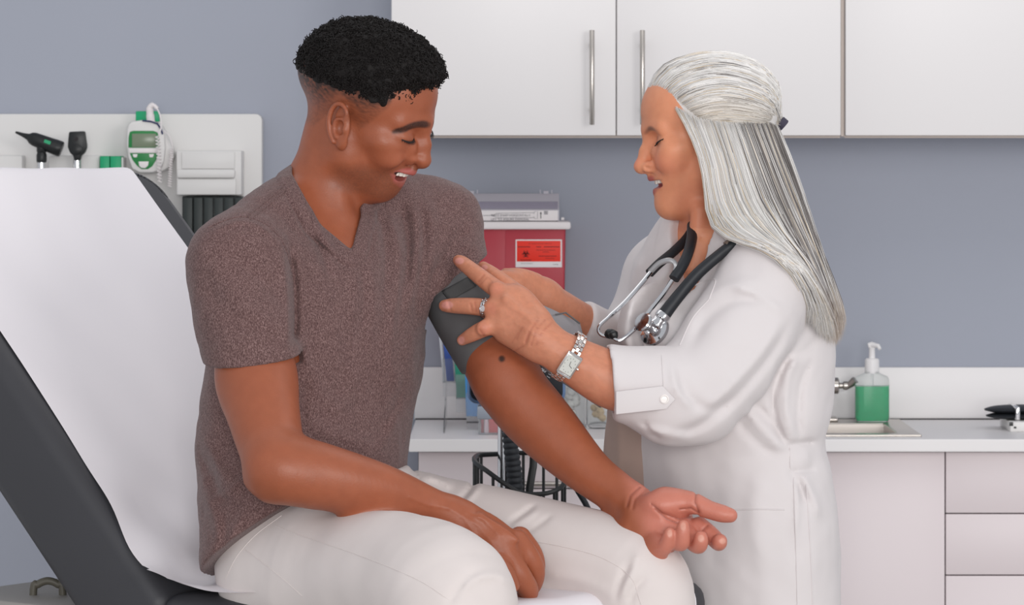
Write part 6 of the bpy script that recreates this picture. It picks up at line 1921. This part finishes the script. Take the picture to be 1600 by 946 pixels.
# the mass of hair under the strands
def hair_mass():
    S = Sdf()
    cap = Sdf()
    cap.ell(SK_C, SK_R + 0.006, k=0.0)
    cap.ell(np.array(mm(-80, 0, 14)), np.array(mm(18, 28, 20)), k=0.03)
    def cut(P, c, R_):
        f, l, u = (P * 1000).T
        al = np.abs(l)
        front = np.interp(u, [10, 19, 34, 52, 70, 84, 100], [16, 30, 43, 58, 70, 78, 110])
        return np.maximum(f - front, np.interp(f, [-110, -40, 30], [-34, -26, 0]) - u) / 1000.0
    cap.add(cut, None, None, 'i', 0.004)
    S.group(cap, WOM_F, WOM_T, WOM_S, k=0.006, c=SK_C, r=0.12)
    for j, gd in enumerate(GUIDES):
        q = resample(gd, 14)
        rad = np.interp(np.linspace(0, 1, 14), [0, .1, .6, .9, 1], [1 if j == 0 else 5, 6 if j == 0 else 9, 11, 8, 3])
        q = q + np.array([-7.0 if j >= 5 else (7.0 if j == 0 else 0.0), 0, 0])
        S.chain([(*to3(np.array([a, b, Y + 0.0165])), R(r, Y)) for (a, b, Y), r in zip(q, rad)], k=0.012, smooth=False)
        if j + 1 < len(GUIDES):
            q2 = (q + resample(GUIDES[j + 1], 14) + np.array([-7.0 if j >= 4 else 0.0, 0, 0])) / 2
            S.chain([(*to3(np.array([a, b, Y + 0.0165])), R(r, Y)) for (a, b, Y), r in zip(q2, rad)], k=0.012, smooth=False)
    far = [(1082, 240, 5.185), (1090, 300, 5.195), (1082, 340, 5.21), (1066, 366, 5.225), (1052, 378, 5.23)]
    S.chain([(*W(a, b, Y), R(r, Y)) for (a, b, Y), r in zip(far, (10, 14, 15, 12, 5))], k=0.02)
    return S
V, F = surface(hair_mass(), *grid_for((0.16, 4.88, 1.17), (0.52, 5.30, 1.64), 0.0032), relax=2)
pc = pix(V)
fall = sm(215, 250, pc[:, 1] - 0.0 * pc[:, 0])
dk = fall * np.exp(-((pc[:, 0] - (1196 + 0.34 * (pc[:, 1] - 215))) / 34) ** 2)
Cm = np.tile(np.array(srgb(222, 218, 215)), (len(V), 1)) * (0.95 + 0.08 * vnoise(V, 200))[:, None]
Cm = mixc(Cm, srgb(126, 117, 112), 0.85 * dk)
Cm = mixc(Cm, srgb(160, 138, 120), 0.8 * sm(430, 520, pc[:, 1]) * sm(1270, 1290, pc[:, 0]))
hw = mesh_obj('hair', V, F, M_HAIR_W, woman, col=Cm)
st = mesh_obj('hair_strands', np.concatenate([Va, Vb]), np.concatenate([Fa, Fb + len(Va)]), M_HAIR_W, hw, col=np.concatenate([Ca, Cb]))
st['kind'] = 'stuff'
mb = MB()
tp = to_world(TIE, WOM_F, WOM_T, WOM_S)
ax = _unit((0.75, 0, -0.65)); e1 = np.array([0, 1, 0]); e2 = np.cross(ax, e1)
for k in (-1, 0, 1):
    ring = [tp + np.array([0.004, 0, -0.002]) + ax * (0.0030 * k) + 0.0075 * (math.cos(a) * e1 + math.sin(a) * e2) for a in np.linspace(0, 2 * math.pi, 20, endpoint=False)]
    mb.tube(ring, 0.0024, 8, closed=True)
mb.build('hair_tie', mat('dark_elastic', srgb(66, 62, 78), 0.7), hw)

# ---------------------------------------------------------------- the pressure cuff on the man's arm
M_CUFF = mat('grey_cuff_nylon', srgb(92, 92, 93), 0.6, bump=(900, 0.15, 0.001, 2))
M_VELCRO = mat('grey_hook_tape', srgb(82, 82, 82), 0.9, bump=(1600, 0.6, 0.002, 2))
M_PALEC = mat('pale_cuff_lining', srgb(150, 148, 152), 0.7, bump=(900, 0.1, 0.001, 2))
a0, a1 = np.array(W(692, 424, 5.035)), np.array(W(782, 578, 4.945))
cuff = thing('pressure_cuff', 'dark grey blood pressure cuff wrapped around the man\'s held-out arm', 'pressure cuff', (a0 + a1) / 2)
axd = _unit(a1 - a0)
S = Sdf()
S.chain([(*W(692, 424, 5.035), R(53, 5.03)), (*W(735, 500, 4.985), R(55.5, 4.98)), (*W(790, 592, 4.938), R(55, 4.94))], k=0.003)
S.plane(W(704, 442, 5.03), _unit((-0.60, 0.10, 0.80)), k=0.004)
S.plane(W(768, 563, 4.95), _unit((0.47, 0.0, -0.88)), k=0.004)
S.chain([(*W(692, 424, 5.035), R(46, 5.03)), (*W(735, 500, 4.985), R(47, 4.98)), (*W(790, 592, 4.938), R(48, 4.94))], k=0.002, op='s')
S.disp(folds([([(668, 470), (700, 450), (742, 418)], 2.2, -0.0012), ([(738, 580), (770, 562), (798, 542)], 2.0, -0.0010), ([(700, 520), (730, 540), (770, 520)], 12, 0.001), ([(690, 500), (720, 490), (760, 500)], 14, -0.0012)]), 0.003)
V, F = surface(S, *grid_for((-0.14, 4.87, 1.10), (0.04, 5.10, 1.34), 0.0026), relax=1)
mesh_obj('sleeve', V, F, M_CUFF, cuff)
# tape patch on the front of it, bent to the curve
def on_cuff(px, py, lift=0.001):
    q = W(px, py, 4.93); d = _unit(q - np.array([0, 0, ZC]))
    # march to the cuff surface
    t = 4.80
    for _ in range(400):
        p = np.array([0, 0, ZC]) + d * t
        dist = S.eval(p[None].astype(np.float64))[0]
        if dist < 0.0004 + lift:
            break
        t += max(dist - lift, 0.0006) * 0.7
        if t > 5.2:
            p = np.array([0, 0, ZC]) + d * 4.985
            break
    return p
def patch(name, quad, m, parent, n=8, k=6, th=0.0012):
    A, B, C_, D = (np.array(q, float) for q in quad)
    V, F = [], []
    for i in range(n + 1):
        for j in range(k + 1):
            u, v = i / n, j / k
            q = (A * (1 - u) + B * u) * (1 - v) + (D * (1 - u) + C_ * u) * v
            V.append(on_cuff(*q, lift=th))
    for i in range(n):
        for j in range(k):
            F.append((i * (k + 1) + j, i * (k + 1) + j + 1, (i + 1) * (k + 1) + j + 1, (i + 1) * (k + 1) + j))
    o = mesh_obj(name, V, F, m, parent)
    s_ = o.modifiers.new('thickness', 'SOLIDIFY'); s_.thickness = th * 1.5
    return o
patch('tape_patch', [(690, 455), (732, 432), (745, 446), (703, 470)], M_VELCRO, cuff)
patch('maker_tag', [(735, 418), (744, 413), (752, 425), (744, 429)], mat('tag_pale_blue', srgb(196, 204, 222), 0.5), cuff, 4, 4, 0.002)
for a, b in (((692, 458), (702, 471)), ((731, 433.5), (743, 447))):
    mb = MB()
    for k in range(6):
        q0 = np.array(a) + (np.array(b) - np.array(a)) * (k + .15) / 6; q1 = np.array(a) + (np.array(b) - np.array(a)) * (k + .75) / 6
        mb.tube([on_cuff(*q0, lift=.0026), on_cuff(*q1, lift=.0026)], 0.0005, 5)
    mb.build('stitching', M_BLACK, cuff)['kind'] = 'stuff'
# the free tail of the cuff, a flat strip passing behind the woman's wrist
tail = [(798, 452), (832, 470), (868, 486), (905, 505)]; tail2 = [(830, 560), (866, 590), (902, 614), (938, 638)]
tp_, bt_ = spline(tail, 5), spline(tail2, 5)
V, F = [], []
n_ = len(tp_)
for i in range(n_):
    u = i / (n_ - 1)
    for j in range(9):
        v = j / 8
        q = tp_[i] * (1 - v) + bt_[i] * v
        Y = 5.02 + 0.04 * u - 0.05 * v * v + 0.012 * math.sin(3 * v)
        V.append(W(q[0], q[1], Y))
for i in range(n_ - 1):
    for j in range(8):
        F.append((i * 9 + j, (i + 1) * 9 + j, (i + 1) * 9 + j + 1, i * 9 + j + 1))
o = mesh_obj('tail', V, F, M_PALEC, cuff)
sd_ = o.modifiers.new('thickness', 'SOLIDIFY'); sd_.thickness = 0.004
mb = MB()
mb.tube([W(868, 492, 5.036), W(884, 489, 5.04), W(906, 506, 5.045)], 0.0012, 6)
mb.build('tail_seam', M_CUFF, o)

# ---------------------------------------------------------------- the gauge on its stand
YG = 6.0
t = thing('pressure_gauge_stand', 'chrome pole stand with a black square gauge, wire basket and coiled hose behind the arm', 'blood pressure monitor', (zx(784, YG), YG, 0.0))
MB().tube([(zx(783.5, YG), YG, 0.05), (zx(783.5, YG), YG, zz(600, YG))], 0.0062, 14).build('pole', M_CHROME, t)
MB().tube([(zx(792, YG), YG + 0.01, 0.05), (zx(792, YG), YG + 0.01, zz(640, YG))], 0.0035, 10).build('rear_rod', M_BLACK, t)
for k in range(5):
    a = k * 2 * math.pi / 5 + 0.3
    l = MB().tube([(zx(784, YG), YG, 0.085), (zx(784, YG) + 0.16 * math.cos(a), YG + 0.16 * math.sin(a), 0.070), (zx(784, YG) + 0.24 * math.cos(a), YG + 0.24 * math.sin(a), 0.058)], [0.014, 0.011, 0.009], 10).build('leg', M_BLACK, t)
    MB().lathe([(0.018, -0.009), (0.025, -0.006), (0.025, 0.006), (0.018, 0.009)], (zx(784, YG) + 0.24 * math.cos(a), YG + 0.24 * math.sin(a), 0.025), (math.sin(a), -math.cos(a), 0), 20).build('caster', M_RUBBER, l)
Ygf = YG - 0.03
gx = [zx(730, Ygf), zx(884, Ygf), zz(632, Ygf), zz(486, Ygf)]
rim_ = MB().prism(rounded_rect(gx[0], gx[1], gx[2], gx[3], 0.018), (0, Ygf, 0), (1, 0, 0), (0, 0, 1), (0, 1, 0), 0.045, 0.004).build('gauge_case', mat('blue_grey_case', srgb(112, 136, 172), 0.2, metal=0.7), t)
face = MB().prism(rounded_rect(gx[0] + .005, gx[1] - .005, gx[2] + .006, gx[3] - .005, 0.014), (0, Ygf - 0.0012, 0), (1, 0, 0), (0, 0, 1), (0, 1, 0), 0.004, 0.0008).build('dial', mat('black_dial', srgb(22, 24, 32), 0.25), rim_)
gc = np.array([(gx[0] + gx[1]) / 2, Ygf - 0.0018, (gx[2] + gx[3]) / 2])
M_NUM = mat('dial_white', srgb(226, 226, 230), 0.5)
mb = MB()
for k in range(61):
    a = math.radians(225 - 270 * k / 60)
    r1 = 0.066; r0_ = 0.060 if k % 5 else 0.055
    d = np.array([math.cos(a), 0, math.sin(a)])
    mb.tube([gc + d * r0_, gc + d * r1], 0.0004 if k % 5 else 0.0007, 4)
mb.build('scale', M_NUM, rim_)['kind'] = 'stuff'
for k in range(0, 16):
    a = math.radians(225 - 270 * k / 15)
    text(str(k * 20), 0.010, gc + np.array([0.048 * math.cos(a), 0, 0.048 * math.sin(a)]), rim_, M_NUM, 'numeral')
MB().tube([gc + np.array([0, -0.002, 0]), gc + np.array([-0.036, -0.002, -0.036])], [0.002, 0.0005], 8).build('needle', M_NUM, rim_)
MB().span((zx(746, YG), YG - 0.04, zz(653, YG)), (zx(812, YG), YG + 0.03, zz(633, YG)), 0.003).build('bracket', mat('bracket_grey', srgb(170, 178, 190), 0.35), t)
# coiled hose
mb = MB()
hp_ = spline([W(786, 640, YG - 0.035), W(795, 668, YG - 0.04), W(799, 705, YG - 0.045), W(803, 735, YG - 0.045), W(806, 775, YG - 0.045), W(808, 810, YG - 0.04)], 14)
L = np.r_[0, np.cumsum(np.linalg.norm(np.diff(hp_, axis=0), axis=1))]
nr = 19
for k in range(nr * 6 + 1):
    pass
s_ = np.linspace(0, L[-1], nr * 8)
cc = np.stack([np.interp(s_, L, hp_[:, i]) for i in range(3)], 1)
rr = 0.0112 + 0.0024 * np.abs(np.sin(np.linspace(0, nr * math.pi, len(s_)))) ** 0.7 + np.linspace(-0.0008, 0.0006, len(s_))
mb.tube(cc, list(rr), 18)
mb.build('coiled_hose', M_RUBBER, t)
# basket
bk = []
rim_pts = [(752, 711.5, 6.06), (790, 709.5, 6.06), (835, 708.5, 6.06), (866, 718, 6.055), (880, 738, 6.0), (882, 752, 5.95), (874, 764, 5.93), (850, 772, 5.92), (815, 771, 5.92), (788, 756, 5.92), (760, 736, 5.93), (744, 724, 5.96), (741, 717, 6.0), (745, 713, 6.04)]
R3 = spline([W(*p) for p in rim_pts], 5, closed=True)
MB().tube(R3, 0.0042, 8, closed=True).build('basket_rim', M_BLACK, t)
zbas = zz(840, YG)
wires = MB()
bot = []
cen = R3.mean(0)
for i in range(0, len(R3), 4):
    p = R3[i]
    q = np.array([cen[0] + (p[0] - cen[0]) * .8, cen[1] + (p[1] - cen[1]) * .8, zbas])
    MB().tube([p, p * [1, 1, 0] + [0, 0, zbas + 0.02], q], 0.0026, 6).build('basket_wire', M_BLACK, t)
    bot.append(q)
MB().tube(bot, 0.003, 6, closed=True).build('basket_floor_ring', M_BLACK, t)
MB().tube([W(834, 706, 5.99), W(833, 730, 5.985), W(828, 760, 5.98), W(824, 800, 5.98)], 0.0065, 10, flat=((0, 1, 0), 0.5)).build('strap', M_BLACK, t)
MB().tube(spline([W(862, 690, 5.99), W(884, 728, 5.98), (W(900, 762, 5.98)), W(918, 794, 5.99), W(934, 840, 6.0)], 6), 0.0052, 10).build('air_hose', M_RUBBER, t)

# ---------------------------------------------------------------- watch, ring
M_WSTEEL = mat('watch_steel', srgb(222, 216, 212), 0.18, metal=1.0)
wc, wa = np.array(W(889, 557.5, 4.873)), _unit(np.array(W(866, 545, 4.87)) - np.array(W(905, 568, 4.875)))
watch = thing('wristwatch', 'silver bracelet wristwatch with a square face on the woman\'s wrist', 'watch', wc)
e1 = _unit(np.cross(wa, (0, 0, 1.0))); e1 = e1 if e1[1] < 0 else -e1
e2 = np.cross(wa, e1); e2 = e2 if e2[2] > 0 else -e2
rw = R(38.5, 4.87)
def wring(th, r=rw, off=0.0):
    return wc + r * (math.cos(th) * e1 + math.sin(th) * e2 * 1.0) + wa * off
th0 = -0.28
NL = 26
mbl = {k: MB() for k in (-1, 0, 1)}
for k in range(NL):
    th = th0 + 0.42 + (2 * math.pi - 0.84) * (k + 0.5) / NL
    nrm_ = math.cos(th) * e1 + math.sin(th) * e2; tg = -math.sin(th) * e1 + math.cos(th) * e2
    q = Matrix([list(map(float, a)) for a in (tg, wa, nrm_)]).transposed()
    L_ = rw * (2 * math.pi - 0.84) / NL
    for j, w_ in ((-1, 0.0042), (0, 0.0050), (1, 0.0042)):
        mbl[j].box(wring(th + (0.5 * L_ / rw if j == 0 else 0), rw + 0.0012, j * 0.0048), (L_ * 0.86, w_, 0.0028), 0.0006, q, 1)
for j, nm in ((0, 'centre_links'), (-1, 'side_links'), (1, 'side_links')):
    mbl[j].build(nm, M_WSTEEL, watch)['kind'] = 'stuff'
nrm_ = math.cos(th0) * e1 + math.sin(th0) * e2; tg = -math.sin(th0) * e1 + math.cos(th0) * e2
q = Matrix([list(map(float, a)) for a in (tg, wa, nrm_)]).transposed()
pc_ = wring(th0, rw + 0.003)
case = MB().box(pc_, (0.034, 0.0235, 0.007), 0.0016, q, 2).build('case', M_WSTEEL, watch)
MB().box(pc_ + nrm_ * 0.0036, (0.0262, 0.0180, 0.0012), 0.0005, q, 1).build('face', mat('watch_face', srgb(206, 208, 202), 0.3), case)
for sgn in (-1, 1):
    MB().box(pc_ + tg * sgn * 0.0160 + nrm_ * 0.0034, (0.0030, 0.020, 0.0016), 0.0005, q, 1).build('bezel_bar', M_CHROME, case)
mbw = MB()
for k in range(12):
    a = k * math.pi / 6
    mbw.box(pc_ + nrm_ * 0.0044 + tg * 0.0105 * math.cos(a) + wa * 0.0072 * math.sin(a), (0.0012, 0.0005, 0.0003), 0, q)
mbw.tube([pc_ + nrm_ * 0.0046, pc_ + nrm_ * 0.0046 + tg * 0.006 + wa * 0.001], 0.0003, 4); mbw.tube([pc_ + nrm_ * 0.0046, pc_ + nrm_ * 0.0046 - tg * 0.002 - wa * 0.005], 0.0003, 4)
mbw.build('markers_and_hands', M_DARK, case)
MB().lathe([(0.002, 0), (0.0022, 0.0025)], pc_ + wa * -0.0115, -wa, 12).build('crown', M_WSTEEL, case)

rc = np.array(W(759, 482, 4.899)); rx = _unit(np.array(W(738, 479, 4.907)) - np.array(W(768, 483, 4.898)))
rng_ = thing('ring', 'silver ring with a round clear stone on the woman\'s finger', 'ring', rc)
f1 = _unit(np.cross(rx, (0, 0, 1.0))); f1 = f1 if f1[1] < 0 else -f1
f2 = np.cross(rx, f1)
for off in (-0.0030, 0.0030):
    MB().tube([rc + rx * off + R(14.6, 4.9) * (math.cos(a) * f1 + math.sin(a) * f2) for a in np.linspace(0, 2 * math.pi, 36, endpoint=False)], 0.0016, 8, closed=True).build('band', M_CHROME, rng_)
MB().lathe([(0.0012, -0.001), (0.0040, 0.0015), (0.0044, 0.0022), (0.0030, 0.0036), (0.0001, 0.0038)], rc + f1 * R(15.0, 4.9) + np.array([0, 0, 0.0]), f1, 10).build('stone', mat('clear_stone', (0.95, 0.96, 1.0), 0.03, trans=0.6, ior=1.8), rng_, smooth=False)
mbr = MB()
for k in range(-4, 5):
    if k == 0:
        continue
    a = k * 0.27
    mbr.lathe([(0.0005, -0.001), (0.0018, 0.0008), (0.0001, 0.0018)], rc + (R(15.4, 4.9)) * (math.cos(a) * f1 + math.sin(a) * f2), math.cos(a) * f1 + math.sin(a) * f2, 8)
mbr.build('small_stones', M_CHROME, rng_)['kind'] = 'stuff'

# ---------------------------------------------------------------- the stethoscope
t = thing('stethoscope', 'stethoscope with black tubing and a chrome chest piece hanging round her neck', 'stethoscope', W(1050, 430, 5.0))
tube_path = spline([W(1082, 352, 5.13), W(1110, 345, 5.17), W(1140, 352, 5.17), W(1166, 364, 5.02), W(1150, 378, 4.970), W(1122, 400, 4.966), W(1090, 428, 4.966), W(1064, 458, 4.965), W(1048, 478, 4.960), W(1037, 493, 4.957)], 6)
MB().tube(tube_path, [0.0055] * 12 + list(np.linspace(0.0065, 0.0096, len(tube_path) - 12)), 14).build('main_tube', M_RUBBER, t)
MB().tube([W(1146, 381.5, 4.970), W(1137, 388, 4.968)], 0.0102, 16).build('tube_band', mat('taupe_band', srgb(128, 112, 102), 0.5), t)
mb = MB()
mb.tube(spline([W(1084, 356, 5.10), W(1072, 374, 5.075), W(1052, 394, 5.05), W(1030, 412, 5.03), W(1015, 427, 5.015)], 6), [0.0070] * 25, 12, flat=((0.2, -0.9, 0.4), 0.65))
mb.build('branch_tube', M_RUBBER, t)
mb = MB()
mb.tube(spline([W(1082, 352, 5.07), W(1081, 372, 5.045), W(1075, 396, 5.015), W(1066, 416, 5.0), W(1053, 436, 4.99)], 6), [0.0078] * 25, 12)
mb.build('branch_tube', M_RUBBER, t)
MB().tube(spline([W(1016, 425, 5.010), W(1030, 412, 5.005), W(1045, 407, 5.000), W(1054, 411, 4.998), W(1056, 420, 4.996), W(1053, 434, 4.990)], 6), 0.0040, 10, flat=((0.3, -0.9, 0.2), 0.6)).build('spring', mat('grey_spring', srgb(172, 172, 174), 0.3, metal=0.6), t)
MB().tube(spline([W(1017, 425, 5.010), W(1000, 446, 5.00), W(975, 474, 4.99), W(950, 497, 4.98), W(938, 508, 4.975), W(935, 517, 4.973), W(940, 524, 4.972), W(952, 527, 4.972)], 6), [0.0033] * 18 + [0.0026] * 25, 10).build('ear_tube', M_CHROME, t)
MB().tube(spline([W(1050, 439, 4.989), W(1036, 460, 4.978), W(1012, 490, 4.966), W(998, 508, 4.960), W(984, 522, 4.957), (W(970, 532, 4.956)), W(962, 531, 4.957), W(958, 526, 4.960)], 6), [0.0033] * 18 + [0.0026] * 25, 10).build('ear_tube', M_CHROME, t)
for a, b in (((946, 524, 4.972), (962, 519, 4.966)), ((956, 519, 4.963), (962, 530, 4.958))):
    MB().tube(spline([W(*a), (W(*a) + W(*b)) / 2, W(*b)], 4), [0.0035, 0.0055, 0.0068, 0.0072, 0.0068, 0.006, 0.0055, 0.004, 0.0025], 12).build('ear_piece', M_BLACK, t)
MB().lathe([(0.0098, -0.004), (0.0108, -0.002), (0.0108, 0.004), (0.0086, 0.006), (0.0086, 0.010), (0.0104, 0.013), (0.0104, 0.017), (0.0060, 0.020)], W(1036, 494, 4.957), _unit(W(1022, 510, 4.955) - W(1036, 492, 4.957)), 20).build('stem_ferrule', M_CHROME, t)
ca = _unit(np.array(W(1032, 524, 4.935)) - np.array(W(1000, 500, 4.945)) + np.array([0, 0.040, 0]))
cb = np.array(W(1004, 503, 4.944))
chest = MB().lathe([(0.0060, 0.006), (0.0085, 0.009), (0.0090, 0.019), (0.0075, 0.024)], cb, ca, 24).build('chest_piece', M_CHROME, t)
MB().lathe([(0.0030, -0.0025), (0.0122, -0.002), (0.0142, 0.0), (0.0136, 0.003), (0.0080, 0.0075), (0.0060, 0.009)], cb, ca, 28).build('bell', M_CHROME, chest)
MB().lathe([(0.0080, 0.021), (0.0190, 0.0245), (0.0226, 0.026), (0.0232, 0.028), (0.0232, 0.031), (0.0210, 0.0325)], cb, ca, 36).build('diaphragm', M_CHROME, chest)
MB().lathe([(0.0032, 0), (0.0036, 0.003), (0.0020, 0.0045)], W(1012, 520, 4.932), _unit((-0.4, -0.9, -0.1)), 12).build('knob', M_CHROME, chest)
